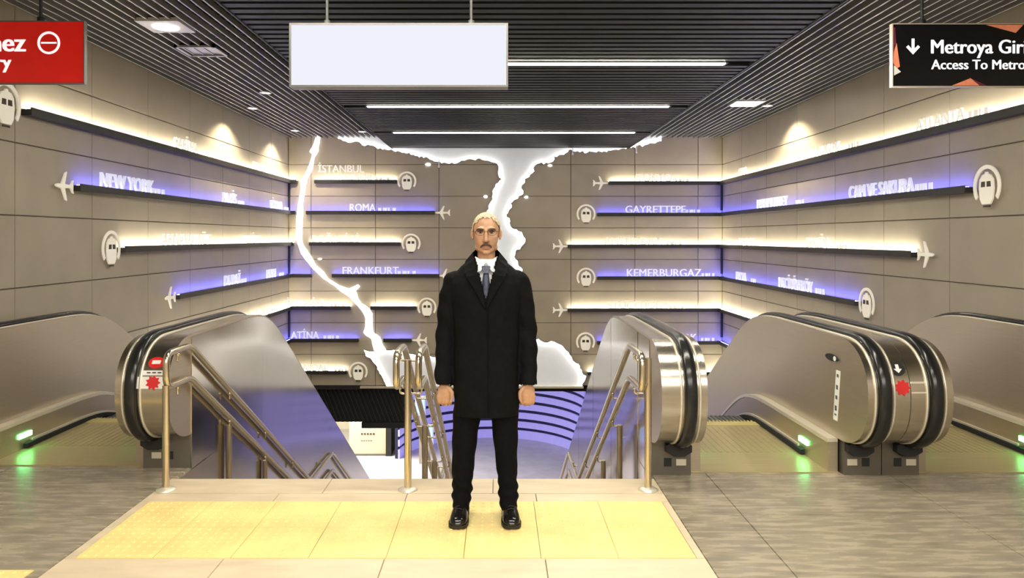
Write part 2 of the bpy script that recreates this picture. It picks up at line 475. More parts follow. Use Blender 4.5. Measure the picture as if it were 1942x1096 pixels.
def square_lamp(x, y, label, lit, s=0.19):
    t = thing('square_ceiling_lamp', (x, y, ZC), label, 'ceiling light')
    b = MB(); b.box(x - s, x + s, y - s, y + s, ZC - 0.012, ZC + 0.02); b.build('frame', 'lampwhite', t)
    b = MB()
    if lit == 'round': b.lathe((x, y, ZC), [(0.11, -0.012), (0.11, -0.02), (0.001, -0.024)], 24)
    else: b.box(x - s + 0.03, x + s - 0.03, y - s + 0.03, y + s - 0.03, ZC - 0.02, ZC - 0.012)
    b.build('lens', 'lamp' if lit else 'sign_frame', t)
square_lamp(-2.95, 6.70, 'square grey ceiling lamp with a round lit lens, left grille', 'round')
square_lamp(3.48, 10.55, 'square lit ceiling lamp in the right grille', 'square', 0.2)
b = MB(); s = 0.2; x, y = -2.98, 7.60
b.box(x - s, x + s, y - s, y - s + 0.03, ZC - 0.014, ZC + 0.02); b.box(x - s, x + s, y + s - 0.03, y + s, ZC - 0.014, ZC + 0.02)
b.box(x - s, x - s + 0.03, y - s, y + s, ZC - 0.014, ZC + 0.02); b.box(x + s - 0.03, x + s, y - s, y + s, ZC - 0.014, ZC + 0.02)
b.box(x - s, x + s, y - s, y + s, ZC + 0.006, ZC + 0.02)
tag(b.build('access_hatch', 'slat_light'), 'square grey hatch frame in the left grille behind the square lamp', 'ceiling hatch')

# ------------------------------------------------------------------ wall light bars, letters and icons
def plane_poly(s=0.15, sg=1):
    """airliner seen from above, nose towards sg along u"""
    h = [(1.0, 0.0), (0.93, 0.07), (0.75, 0.11), (0.42, 0.115), (0.02, 0.80), (-0.16, 0.86), (-0.13, 0.74), (0.05, 0.12),
         (-0.52, 0.10), (-0.72, 0.36), (-0.86, 0.40), (-0.80, 0.20), (-0.82, 0.0)]
    p = h + [(x, -y) for x, y in reversed(h[1:-1])]
    return [(x * s * sg, y * s) for x, y in p]
def put_plane(wall, u, v, sg, parent):
    fn = WALLS[wall]; b = MB()
    b.prism(plane_poly(0.155, sg), lambda a, c, d: fn(u + a, v + c, d), 0.038, 0.050)
    b.box(*_minmax(fn(u - 0.02, v - 0.02, 0.0), fn(u + 0.02, v + 0.02, 0.04)))
    return b.build('airplane_icon', 'icon', parent)
def _minmax(p, q):
    return (min(p[0], q[0]), max(p[0], q[0]), min(p[1], q[1]), max(p[1], q[1]), min(p[2], q[2]), max(p[2], q[2]))
def put_train(wall, u, v, parent):
    fn = WALLS[wall]
    f = lambda a, c, d: fn(u + a, v + c, d)
    r0, r1 = 0.146, 0.180
    arc = ucirc(25, r1, math.radians(-38), math.radians(218), 0, 0, 0.185, True) + list(reversed(ucirc(25, r0, math.radians(-36), math.radians(216), 0, 0, 0.152, True)))
    b = MB()
    n = 25
    for k in range(n - 1):
        q = [arc[k], arc[k + 1], arc[2 * n - 2 - k], arc[2 * n - 1 - k]]
        b.prism(q, f, 0.038, 0.050)
    o = b.build('tunnel_arch', 'icon', parent)
    body = [(-0.055, -0.155), (0.055, -0.155), (0.085, -0.11), (0.097, -0.02), (0.088, 0.06), (0.055, 0.098), (0.02, 0.108), (0.012, 0.125), (-0.012, 0.125), (-0.02, 0.108), (-0.055, 0.098), (-0.088, 0.06), (-0.097, -0.02), (-0.085, -0.11)]
    b = MB(); b.prism(body, f, 0.038, 0.052); t = b.build('train_front', 'icon', parent)
    for s in (-1, 1):
        b = MB(); b.prism([(s * 0.012, -0.005), (s * 0.066, -0.005), (s * 0.060, 0.042), (s * 0.012, 0.042)], f, 0.048, 0.0545); b.build('train_window', 'icon_dark', t)
    b = MB(); b.prism([(-0.045, -0.18), (0.045, -0.18), (0.038, -0.165), (-0.038, -0.165)], f, 0.038, 0.050); b.build('train_bumper', 'icon_dark', t)

BAR_D, BAR_T = 0.088, 0.052
def bar(label, segs, v, led, plane=(), train=(), words=(), group='lit map-wall route bars'):
    """segs: (wall, u0, u1); words: (wall, u, text, cap, style)"""
    fn = WALLS[segs[0][0]]
    root = thing('route_light_bar', fn((segs[0][1] + segs[0][2]) / 2, v - BAR_T, 0.02), label, 'light bar', group)
    for wall, u0, u1 in segs:
        g = WALLS[wall]
        b = MB(); b.box(*_minmax(g(u0, v - BAR_T, 0.0), g(u1, v, BAR_D))); b.box(*_minmax(g(u0, v, BAR_D - 0.008), g(u1, v + 0.014, BAR_D))); b.build('bar', 'rail_bar', root)
        e = 0.012
        b = MB(); b.box(*_minmax(g(u0 + e, v + 0.001, 0.040 if led == 'b' else 0.026), g(u1 - e, v + 0.005, 0.072 if led == 'b' else 0.058))); b.build('led_strip', 'led_w' if led == 'w' else 'led_b', root)
    for wall, u, sg in plane: put_plane(wall, u, v - 0.02, sg, root)
    for wall, u in train: put_train(wall, u, v - 0.01, root)
    for wall, u, s, cap, dv, xs in words:
        g = WALLS[wall]
        b = MB()
        if s == '-':          # faded small print after a name: a row of tiny dashes
            for k in range(4):
                wk = (0.045, 0.06, 0.03, 0.05)[k] * xs; uu = u + (-0.11 + 0.072 * k) * xs
                b.box(*_minmax(g(uu, v + 0.012, 0.06), g(uu + wk, v + 0.012 + cap, 0.072)))
            tag(b.build('small_print', 'letter' if led == 'w' else 'letter_b', root), kind='stuff')
        else:
            text_mb(b, s, cap, lambda a, c, d: g(u + a, v + 0.008 + dv + c, d), 0.055, 0.078, xs=xs)
            b.build('lettering', 'letter' if led == 'w' else 'letter_b', root)
    return root

vL = [2.66, 2.075, 1.485, 0.885, 0.275, -0.335, -0.94]
vR = [2.635, 2.04, 1.44, 0.84, 0.235, -0.38, -0.96]
E = 0.045
# left wall bars running round the corner
bar('topmost white light bar on the left wall, train icon under the red sign', [('left', 6.28, YB), ('back', XL, -3.79)], vL[0], 'w',
    train=[('left', 6.02)], words=[('left', 9.45, 'SABİHA', .14, 0, 1), ('left', 9.95 + .35, '-', .05, 0, 1), ('left', 12.4, 'PENDİK', .14, 0, 1), ('left', 13.1, '-', .05, 0, 1)])
bar('blue light bar on the left wall lettered NEW YORK', [('left', 7.02, YB), ('back', XL, -3.82)], vL[1], 'b',
    plane=[('left', 6.84, -1)], words=[('left', 7.98, 'NEW YORK', .15, 0, 1), ('left', 8.64, '-', .06, 0, 1.2), ('left', 10.98, 'PARİS', .15, 0, 1), ('left', 11.45, '-', .06, 0, 1), ('left', 13.3, 'VİYANA', .15, 0, .9), ('left', 13.9, '-', .06, 0, 1)])
bar('white light bar on the left wall at eye level with a train icon', [('left', 7.86, YB), ('back', XL, -3.86)], vL[2], 'w',
    train=[('left', 7.66)], words=[('left', 9.5, 'ARNAVUTKÖY', .14, 0, 1.1), ('left', 12.0, 'TERMİNAL', .13, 0, .9)])
bar('blue light bar low on the left wall with an airplane icon', [('left', 9.22, YB), ('back', XL, -3.52)], vL[3], 'b',
    plane=[('left', 9.05, -1)], words=[('left', 11.1, 'DUBAİ', .15, 0, 1), ('left', 11.55, '-', .06, 0, 1), ('left', 13.0, 'BERN', .15, 0, 1), ('left', 13.6, '-', .06, 0, 1)])
bar('lowest white light bar on the left wall meeting the escalator', [('left', 8.6, YB), ('back', XL, -2.78)], vL[4], 'w',
    words=[('back', -3.63, 'İHSANİYE', .13, 0, .85), ('back', -3.05, '-', .05, 0, 1), ('left', 12.6, 'TAYAKADIN', .13, 0, .9)])
bar('blue light bar behind the left escalator lettered ATİNA', [('left', 9.2, YB), ('back', XL, -2.63)], vL[5], 'b',
    words=[('back', -3.64, 'ATİNA', .14, 0, .82), ('back', -3.17, '-', .06, 0, 1.1)])
bar('bottom white light bar lettered HASDAL with a train icon', [('back', XL + .05, -2.85)], vL[6], 'w', train=[('back', -2.64)],
    words=[('back', -3.50, 'HASDAL', .13, 0, .85), ('back', -2.98, '-', .04, 0, .9)])
# centre left of the map wall
bar('short white light bar lettered İSTANBUL with a train icon', [('back', -3.46, -1.90)], vL[0], 'w', train=[('back', -1.72)],
    words=[('back', -2.96, 'İSTANBUL', .135, .15, .95), ('back', -2.80, 'HAVALİMANI', .12, 0, .8), ('back', -2.2, '-', .05, 0, 1)])
bar('short blue light bar lettered ROMA with an airplane icon', [('back', -3.62, -1.19)], vL[1], 'b', plane=[('back', -1.03, -1)],
    words=[('back', -2.55, 'ROMA', .14, 0, .85), ('back', -2.12, '-', .06, 0, 1.25)])
bar('short white light bar lettered BOĞAZİÇİ with a train icon', [('back', -3.56, -1.84)], vL[2], 'w', train=[('back', -1.64)],
    words=[('back', -3.06, 'BOĞAZİÇİ', .135, 0, .92)])
bar('short blue light bar lettered FRANKFURT beside the person', [('back', -3.13, -1.10)], vL[3], 'b', plane=[('back', -0.98, -1)],
    words=[('back', -2.40, 'FRANKFURT', .14, 0, .95), ('back', -1.75, '-', .06, 0, 1.3)])
bar('short white light bar without lettering, train icon beside the person', [('back', -2.40, -1.54)], vL[4], 'w', train=[('back', -1.34)])
bar('shortest blue light bar with an airplane icon above the middle handrail', [('back', -2.16, -1.63)], vL[5], 'b', plane=[('back', -1.47, -1)])
# right of the map wall
bar('topmost white light bar lettered TOKYO running along the right wall', [('back', 2.10, XR), ('right', -YB, -5.2)], vR[0], 'w', plane=[('back', 1.93, 1)],
    words=[('back', 2.95, 'TOKYO', .14, 0, .95), ('back', 3.45, '-', .05, 0, 1), ('right', -12.9, 'SEUL', .14, 0, 1), ('right', -9.7, 'BANGKOK', .13, 0, 1), ('right', -8.9, '-', .06, 0, 1),
           ('right', -7.15, 'ATLANTA', .12, 0, 1), ('right', -6.6, '-', .06, 0, 1)])
bar('blue light bar lettered GAYRETTEPE and ÇAM VE SAKURA, train icons', [('back', 1.88, XR), ('right', -YB, -6.74)], vR[1], 'b', train=[('back', 1.67), ('right', -6.50)],
    words=[('back', 2.98, 'GAYRETTEPE', .14, 0, .97), ('back', 3.66, '-', .06, 0, 1), ('right', -11.55, 'MAHMUTBEY', .15, 0, 1), ('right', -10.5, '-', .06, 0, 1),
           ('right', -8.30, 'ÇAM VE SAKURA', .15, 0, .85), ('right', -7.45, '-', .07, 0, 1.1)])
bar('white light bar lettered AMSTERDAM with airplane icons at both ends', [('back', 1.32, XR), ('right', -YB, -7.62)], vR[2], 'w', plane=[('back', 1.17, 1), ('right', -7.44, 1)],
    words=[('back', 2.55, 'AMSTERDAM', .14, 0, .93), ('back', 3.3, '-', .05, 0, 1.1), ('right', -12.7, 'LONDRA', .13, 0, 1), ('right', -9.9, 'BERLİN', .14, 0, 1), ('right', -9.2, '-', .05, 0, 1)])
bar('blue light bar lettered KEMERBURGAZ with train icons at both ends', [('back', 1.88, XR), ('right', -YB, -8.82)], vR[3], 'b', train=[('back', 1.67), ('right', -8.62)],
    words=[('back', 3.14, 'KEMERBURGAZ', .145, 0, .97), ('back', 3.95, '-', .06, 0, .9), ('right', -13.0, 'FULYA', .14, 0, .9), ('right', -12.4, '-', .06, 0, .8),
           ('right', -10.65, 'MECİDİYEKÖY', .15, 0, .82), ('right', -9.85, '-', .07, 0, 1)])
bar('white light bar lettered STOCKHOLM above the right-hand balustrade', [('back', 1.32, XR), ('right', -YB, -9.5)], vR[4], 'w', plane=[('back', 1.17, 1)],
    words=[('back', 2.64, 'STOCKHOLM', .135, 0, .95), ('back', 3.35, '-', .05, 0, 1)])
bar('blue light bar lettered GÖKTÜRK behind the right-hand balustrade', [('back', 1.88, XR), ('right', -YB, -9.8)], vR[5], 'b', train=[('back', 1.66)],
    words=[('back', 3.30, 'GÖKTÜRK', .14, 0, .95), ('back', 3.94, '-', .06, 0, .95)])
bar('lowest white light bar glimpsed between the right escalators', [('back', 1.7, XR), ('right', -YB, -11.0)], vR[6], 'w')

# ------------------------------------------------------------------ lit sea map on the back wall
def jag(pts, amp, step, seed):
    rnd = random.Random(seed); out = []
    for k in range(len(pts) - 1):
        (x0, y0), (x1, y1) = pts[k], pts[k + 1]
        L = math.hypot(x1 - x0, y1 - y0); n = max(1, int(L / step))
        nx, ny = -(y1 - y0) / max(L, 1e-6), (x1 - x0) / max(L, 1e-6)
        for i in range(n):
            t = i / n; a = rnd.uniform(-amp, amp) if i else 0
            out.append((x0 + (x1 - x0) * t + nx * a, y0 + (y1 - y0) * t + ny * a))
    out.append(pts[-1]); return out
def inset(poly, d):
    n = len(poly); out = []
    area2 = sum(poly[i][0] * poly[(i + 1) % n][1] - poly[(i + 1) % n][0] * poly[i][1] for i in range(n))
    sg = 1 if area2 > 0 else -1
    for i in range(n):
        p0, p1, p2 = Vector(poly[i - 1]), Vector(poly[i]), Vector(poly[(i + 1) % n])
        a = (p1 - p0); c = (p2 - p1)
        if a.length < 1e-6 or c.length < 1e-6: out.append(tuple(p1)); continue
        a.normalize(); c.normalize()
        nrm = Vector((-a.y - c.y, a.x + c.x)) * sg
        if nrm.length < 1e-3: out.append(tuple(p1)); continue
        nrm.normalize(); out.append((p1.x + nrm.x * d, p1.y + nrm.y * d))
    return out
BLACK_SEA = ([(640, 258), (643, 264), (661, 271), (675, 269), (688, 276), (703, 276), (714, 280), (739, 285), (755, 287), (768, 290), (785, 294), (796, 299), (808, 298), (820, 304), (834, 307),
              (848, 310), (871, 308), (882, 305), (897, 303), (910, 301), (920, 305), (930, 307), (943, 311), (946, 319), (945, 332), (952, 340), (945, 347), (939, 355), (935, 369), (932, 382), (927, 397),
              (921, 412), (924, 440), (930, 470), (936, 520), (944, 590), (941, 644)],
             [(941, 644), (975, 644)],
             [(975, 644), (990, 580), (993, 520), (982, 500), (975, 487), (977, 477), (988, 468), (996, 453), (989, 440), (979, 435), (968, 429), (966, 414), (960, 407), (970, 394), (968, 386), (988, 371), (992, 362),
              (989, 352), (999, 338), (1013, 325), (1011, 320), (1023, 310), (1039, 310), (1051, 303), (1050, 297), (1069, 294), (1078, 285), (1095, 287), (1113, 290), (1134, 287), (1141, 289), (1153, 286),
              (1172, 285), (1186, 283), (1200, 279), (1221, 276), (1253, 268), (1256, 258)], [(1256, 258), (640, 258)])
CANAL = [(601, 258), (593.5, 279), (588, 288), (593, 293), (588, 312), (579, 332), (570, 343), (572, 358), (566, 389), (564, 405), (562, 452), (572, 481), (582, 494), (597, 512), (615, 529), (634, 541), (648, 553), (663, 562),
         (673, 573), (682, 583), (690, 594), (694, 604), (693, 621), (690, 630), (695, 636), (705, 642), (710, 664), (733, 664), (727, 655), (721, 639), (709, 631), (707, 620), (707, 610), (707, 595), (701, 585), (686, 575), (681, 568), (675, 551), (683, 543),
         (679, 539), (663, 547), (644, 541), (624, 529), (615, 516), (599, 502), (589, 483), (576, 465), (573, 455), (575, 405), (575, 386), (579, 362), (583, 341), (593, 321), (597, 298), (604, 287), (608, 258)]
MARMARA = ([(735, 732), (726, 714), (720, 703), (714, 691), (706, 681), (695, 674), (691, 663), (702, 666), (712, 665), (733, 663), (752, 664), (770, 668), (800, 674), (830, 676), (880, 664), (915, 650), (941, 645)],
           [(941, 645), (975, 645)],
           [(975, 645), (1000, 641), (1021, 642), (1028, 647), (1038, 649), (1044, 646), (1054, 649), (1067, 656), (1079, 671), (1088, 685), (1096, 689), (1105, 709), (1111, 712), (1104, 726), (1103, 732)],
           [(1103, 732), (735, 732)])
mp = thing('lit_sea_map', (0.1, YB, -1.2), 'white edge-lit map of a strait, two seas and a canal on the back wall', 'wall map')
def to_wall(p): return (bk(p[0]), hz(p[1]))
def sea(name, segs, lit, amp):
    full = []; edge = []
    for k, sgm in enumerate(segs):
        pts = jag(sgm, amp, 4, k + 3) if lit[k] else sgm
        full += pts[:-1]; edge += [lit[k]] * (len(pts) - 1)
    P = [to_wall(p) for p in full]
    b = MB(); b.prism(P, WALLS['back'], 0.004, 0.010); o = b.build(name, 'sea', mp)
    n = len(P); Q = inset(P, -0.006)
    bi = MB(); bo = MB()
    for i in range(n):
        if not edge[i]: continue
        j = (i + 1) % n
        g = WALLS['back']
        q0 = [g(*P[i], 0.010), g(*P[j], 0.010), g(*P[j], 0.055), g(*P[i], 0.055)]
        q1 = [g(*Q[i], 0.0), g(*Q[j], 0.0), g(*Q[j], 0.055), g(*Q[i], 0.055)]
        bi.add(q0, [(0, 1, 2, 3)]); bo.add(q1, [(0, 1, 2, 3)]); bo.add([q0[3], q0[2], q1[2], q1[3]], [(0, 1, 2, 3)])
    bi.build('shore_light', 'shore', o); tag(bo.build('shore_edge', 'shore_out', o), kind='stuff')
sea('upper_sea', BLACK_SEA, (1, 0, 1, 0), 2.4)
sea('lower_sea', MARMARA, (1, 0, 1, 0), 1.2)
P = [to_wall(p) for p in jag(CANAL + CANAL[:1], 0.5, 5, 9)[:-1]]
b = MB(); b.prism(P, WALLS['back'], 0.0, 0.055); b.build('canal', 'canal', mp)
for px, py, rx, ry in ((812, 312, .055, .03), (921, 373, .04, .03), (998, 374, .04, .028), (1043, 314, .045, .022), (607, 491, .04, .02)):
    b = MB(); g = WALLS['back']; u, v = to_wall((px, py))
    b.prism([(u + rx * math.cos(k * math.pi / 5) * (0.9 + 0.2 * (k % 2)), v + ry * math.sin(k * math.pi / 5)) for k in range(10)], g, 0.0, 0.03); b.build('islet', 'canal', mp)
for k, (px, py) in enumerate(((833, 314), (1085, 290), (1205, 287))):
    u, v = to_wall((px, py)); b = MB()
    b.tube([(u, YB - 0.10, v + 0.10), (u, YB - 0.10, v - 0.02)], 0.011, 8); b.ellipsoid((u, YB - 0.10, v - 0.03), (0.018, 0.018, 0.022), 10, 6)
    b.tube([(u, YB - 0.10, v + 0.06), (u, YB, v + 0.06)], 0.007, 6)
    tag(b.build('wall_hook', 'white'), ('small white hook on the map coast left of the strait', 'small white hook on the map coast just right of the strait',
        'small white hook on the map coast at the far right end')[k], 'hook', 'hooks on the map coast')
b = MB(); b.box(bk(684), bk(1106), YB - 0.07, YB, -1.262, -1.225)
tag(b.build('map_ledge', 'trim'), 'thin bright metal ledge below the lit sea map', 'ledge')

# ------------------------------------------------------------------ hanging signs
YS = 4.8
def sx(px): return (px - 944) / F_PX * YS
def sz(py): return CAM_H + (450 - py) / F_PX * YS
def hang(root, xs, ztop):
    for x in xs:
        b = MB(); b.tube([(x, YS + 0.05, ztop), (x, YS + 0.05, ZD + 0.3)], 0.010, 8); b.lathe((x, YS + 0.05, ztop), [(0.022, 0), (0.022, 0.03), (0.011, 0.035)], 12); b.build('hanger_rod', 'black', root)
def sign_box(root, x0, x1, z0, z1, face, frame='sign_frame', D=0.11):
    b = MB(); f = 0.012 if D > 0.05 else 0.006
    b.box(x0, x1, YS, YS + D, z0 - f, z0); b.box(x0, x1, YS, YS + D, z1, z1 + f)
    b.box(x0 - f, x0, YS, YS + D, z0 - f, z1 + f); b.box(x1, x1 + f, YS, YS + D, z0 - f, z1 + f)
    b.box(x0, x1, YS + D - 0.01, YS + D, z0, z1); b.build('sign_case', frame, root)
    b = MB(); b.box(x0, x1, YS + 0.004, YS + 0.02, z0, z1); return b.build('sign_face', face, root)
t = thing('hanging_light_sign', (sx(756), YS, sz(165)), 'blank white illuminated sign hanging in the centre', 'hanging sign')
sign_box(t, sx(552), sx(960), sz(161), sz(47), 'sign_white'); hang(t, (sx(617), sx(893)), sz(44))
t = thing('hanging_sign', (sx(-60), YS, sz(160)), 'red no entry sign hanging at the left edge', 'hanging sign')
x0, x1, z0, z1 = sx(-270), sx(158), sz(157), sz(41)
fc = sign_box(t, x0, x1, z0, z1, 'sign_red', 'sign_frame', 0.035); hang(t, (x0 + 0.3, x1 - 0.3), sz(38))
fnS = lambda x, z: (lambda a, c, d: (x + a, YS + 0.004 - d, z + c))
b = MB(); text_mb(b, 'Girilmez', (97 - 69) / F_PX * YS * 1.22, fnS(sx(47), sz(97)), 0, 0.003, 'r', 0.03); text_mb(b, 'No Entry', 24 / F_PX * YS, fnS(sx(20), sz(129)), 0, 0.003, 'r', 0.03)
b.build('lettering', 'print_white', t)
b = MB(); cx, cz, R = sx(92), sz(81), 21.5 / F_PX * YS
ring = ucirc(32, R); ri = ucirc(32, R * 0.80)
for k in range(32):
    b.prism([ring[k], ring[(k + 1) % 32], ri[(k + 1) % 32], ri[k]], fnS(cx, cz), 0, 0.003)
b.prism([(-R * .68, -R * .07), (R * .68, -R * .07), (R * .68, R * .07), (-R * .68, R * .07)], fnS(cx, cz), 0, 0.003)
b.build('no_entry_symbol', 'print_white', t)
t = thing('hanging_sign', (sx(1900), YS, sz(165)), 'black metro access sign with white arrow and salmon shapes', 'hanging sign')
x0, x1, z0, z1 = sx(1694), sx(2110), sz(163), sz(46)
fc = sign_box(t, x0, x1, z0, z1, 'sign_black', 'trim', 0.035); hang(t, (sx(1757), sx(2040)), sz(43))
b = MB(); text_mb(b, 'Metroya Giriş', 26 / F_PX * YS, fnS(sx(1767), sz(101)), 0, 0.003, 'l', 0.022, 0.93); text_mb(b, 'Access To Metro', 18 / F_PX * YS, fnS(sx(1767), sz(131)), 0, 0.003, 'l', 0.018, 0.97)
b.build('lettering', 'print_white', t)
b = MB(); k = YS / F_PX; f = fnS(sx(1732), sz(88))
b.prism([(-2.6 * k, -10 * k), (2.6 * k, -10 * k), (2.6 * k, 15 * k), (-2.6 * k, 15 * k)], f, 0, 0.003)
b.prism([(0, -15 * k), (13 * k, -1 * k), (9 * k, 2.5 * k), (0, -8 * k)], f, 0, 0.0032); b.prism([(0, -15 * k), (0, -8 * k), (-9 * k, 2.5 * k), (-13 * k, -1 * k)], f, 0, 0.0032)
b.build('down_arrow', 'print_white', t)
def poly(name, pts, m, d=0.002):
    b = MB(); b.prism([(sx(p) , sz(q)) for p, q in pts], lambda a, c, dd: (a, YS + 0.004 - dd, c), 0, d); b.build(name, m, t)
poly('salmon_shape', [(1696, 85), (1701, 82), (1707, 126), (1700, 131), (1694.5, 118)], 'print_salmon')
poly('plum_shape', [(1694.5, 52), (1698, 52), (1700, 84), (1695, 100)], 'print_purple')
poly('white_shape', [(1696, 124), (1709, 136), (1696, 143)], 'white', 0.0024)
poly('salmon_shape', [(1871, 47), (1941, 47), (1927, 62)], 'print_salmon')
poly('salmon_shape', [(1806, 162), (1841, 148), (1858, 162)], 'print_salmon')
poly('salmon_shape', [(1841, 148), (1872, 162), (1858, 162)], 'print_purple')
# ------------------------------------------------------------------ escalators
SLOPE = 0.60
def drop(y, yb):
    """how far the inclined part has fallen below the landing at depth y"""
    wd = 0.16; q = (y - yb) / wd
    return SLOPE * wd * (math.log1p(math.exp(q)) if q < 30 else q)
Y_END = 15.2
def ysamples(y0, y1, yb):
    out = [y0]; y = y0
    while y < y1 - 1e-6:
        y = min(y1, y + (0.10 if abs(y - yb) < 0.9 else 0.6)); out.append(y)
    return out

def balustrade(esc, side, xi, xo, yp, yb, clad=False, group_name='balustrade'):
    """side -1: stands left of the steps, +1: right.  xi inner face, xo outer face, yp front of the pedestal"""
    yc = yp + 0.04; zc = 0.575; ry = 0.40; rz = 0.345
    cols = []
    for k in range(21):
        a = math.pi / 2 * k / 20
        cy = yc - ry * math.cos(a) ** 0.85 if k < 20 else yc
        s = math.sin(a) ** 0.9
        cols.append((cy, zc + rz * s, zc - rz * s))
    for y in ysamples(yc + 0.02, Y_END, yb):
        cols.append((y, 0.92 - drop(y, yb), 0.23 if y < yp + 0.10 else -0.42 - drop(y, yb) - 0.5 * min(1, max(0, (y - 6) / 2))))
    b = MB()
    for x in (xi, xo):
        vs = []; fs = []
        for y, zt, zb in cols: vs += [(x, y, zt), (x, y, zb)]
        for k in range(len(cols) - 1): fs.append((2 * k, 2 * k + 2, 2 * k + 3, 2 * k + 1))
        b.add(vs, fs)
    root = b.build('inner_panel' if not clad else 'side_panel', 'panel_steel', esc)
    # curved drum / deck between the two faces
    b = MB(); vs = []; fs = []
    path = [(y, zb) for y, zt, zb in reversed(cols[:22])] + [(y, zt) for y, zt, zb in cols[1:]]
    for y, z in path: vs += [(xi, y, z), (xo, y, z)]
    fs = [(2 * k, 2 * k + 1, 2 * k + 3, 2 * k + 2) for k in range(len(path) - 1)]
    b.add(vs, fs, True); deck = b.build('newel_and_deck', 'steel', esc)
    # path of the handrail, a little proud of the drum
    hp = []
    for i, (y, z) in enumerate(path):
        p0 = Vector(path[max(i - 1, 0)]); p1 = Vector(path[min(i + 1, len(path) - 1)])
        tg = (p1 - p0)
        if tg.length < 1e-6: continue
        tg.normalize(); hp.append((Vector((y, z)), Vector((-tg.y, tg.x))))
    if True:
        # outward normal check: at the front it must point to -y
        f = [h for h in hp if h[0].x < yc - 0.2]
        if f and f[len(f) // 2][1].x > 0: hp = [(p, -n) for p, n in hp]
    xh = xi + side * 0.105
    def sweep(name, m, x, prof, parent):
        rings = [[(x + a, (p + n * d).x, (p + n * d).y) for a, d in prof] for p, n in hp]
        bb = MB(); bb.rings(rings, True, True); return bb.build(name, m, parent)
    hw = 0.039
    sweep('handrail', 'rubber', xh, [(-hw * .8, -0.004), (-hw, 0.010), (-hw * .95, 0.022), (-hw * .6, 0.033), (0, 0.036), (hw * .6, 0.033), (hw * .95, 0.022), (hw, 0.010), (hw * .8, -0.004)], esc)
    for s in (-1, 1):
        sweep('handrail_guide', 'trim', xh + s * 0.058, [(-0.006, -0.004), (-0.006, 0.008), (0.006, 0.008), (0.006, -0.004)], esc)
    # pedestal under the newel
    p0, p1 = (xi + 0.015, xo - 0.001) if side > 0 else (xo + 0.001, xi - 0.015)
    b = MB(); b.box(p0, p1, yp, yp + 0.42, 0.0, 0.262)
    ped = b.build('pedestal', 'pedestal', esc)
    b = MB()
    n = 8
    ringA = [(xh + 0.085 * math.cos(k * 2 * math.pi / n + math.pi / n) * 1.08, yp + 0.01, 0.19 + 0.062 * math.sin(k * 2 * math.pi / n + math.pi / n) * 1.08) for k in range(n)]
    ringB = [(x, yp - 0.055, 0.19 + (z - 0.19) * 0.82) for x, _, z in ringA]
    b.rings([ringA, ringB], False); b.build('handrail_inlet', 'black', ped)
    xm = (p0 + p1) / 2
    b = MB(); b.box(xm - side * -0.02 - 0.025, xm - side * -0.02 + 0.025, yp - 0.004, yp + 0.01, 0.06, 0.115); b.build('black_socket', 'black', ped)
    b = MB(); b.box(xm - side * 0.07 - 0.033, xm - side * 0.07 + 0.033, yp - 0.003, yp + 0.01, 0.066, 0.108); b.build('grey_plate', 'trim', ped)
    # skirt, inner deck trim and brush
    xs_ = xi - side * 0.065
    ya = yp + 0.06
    def ribbon(name, m, xa, xb, za, zb, y0, parent, y1=Y_END):
        ss = ysamples(y0, y1, yb); rr = []
        for y in ss:
            d = drop(y, yb)
            rr.append([(xa, y, za - d), (xb, y, za - d), (xb, y, zb - d), (xa, y, zb - d)])
        bb = MB(); bb.rings(rr, False, True); return bb.build(name, m, parent)
    sk = ribbon('skirt_panel', 'panel_steel', xi - side * 0.001, xs_, -0.25, 0.205, ya, esc)
    ribbon('deck_trim', 'trim', xi - side * 0.001, xs_ - side * 0.006, 0.203, 0.230, ya, esc)
    ribbon('skirt_trim', 'trim', xs_, xs_ - side * 0.012, 0.045, 0.062, yp + 0.55, sk)
    ribbon('skirt_brush', 'brush', xs_, xs_ - side * 0.030, 0.012, 0.045, yp + 0.45, sk)
    # green running indicator
    b = MB(); x0, x1 = sorted((xs_ - side * 0.001, xs_ - side * 0.008)); yg = yp + 0.47
    b.box(x0, x1, yg - 0.075, yg + 0.075, 0.088, 0.122); b.build('green_indicator', 'green_led', sk)
    return dict(yc=yc, zc=zc, ry=ry, rz=rz, path=path, deck=deck, xi=xi, xo=xo, side=side, yp=yp)

def sticker(B, name, x, z, pts, m, parent, lift=0.004):
    """flat decal bent onto the newel front; pts (dx, ds) in metres"""
    fr = [p for p in B['path'] if p[0] < B['yc'] + 0.3]
    fr = sorted([p for p in fr if p[1] >= 0.25 and p[0] <= B['yc']], key=lambda p: p[1])
    def at(zz):
        for (y0, z0), (y1, z1) in zip(fr, fr[1:]):
            if z0 <= zz <= z1 and z1 > z0: 
                t = (zz - z0) / (z1 - z0); return y0 + (y1 - y0) * t
        return fr[-1][0]
    sl = (at(z + 0.02) - at(z - 0.02)) / 0.04
    c = 1 / math.sqrt(1 + sl * sl)
    b = MB(); nrm = Vector((0, -c, sl * c))
    fn = lambda a, s, d: Vector((x + a, at(z) + s * sl * c, z + s * c)) + nrm * d
    b.prism(pts, fn, -0.004, lift); return b.build(name, m, parent)

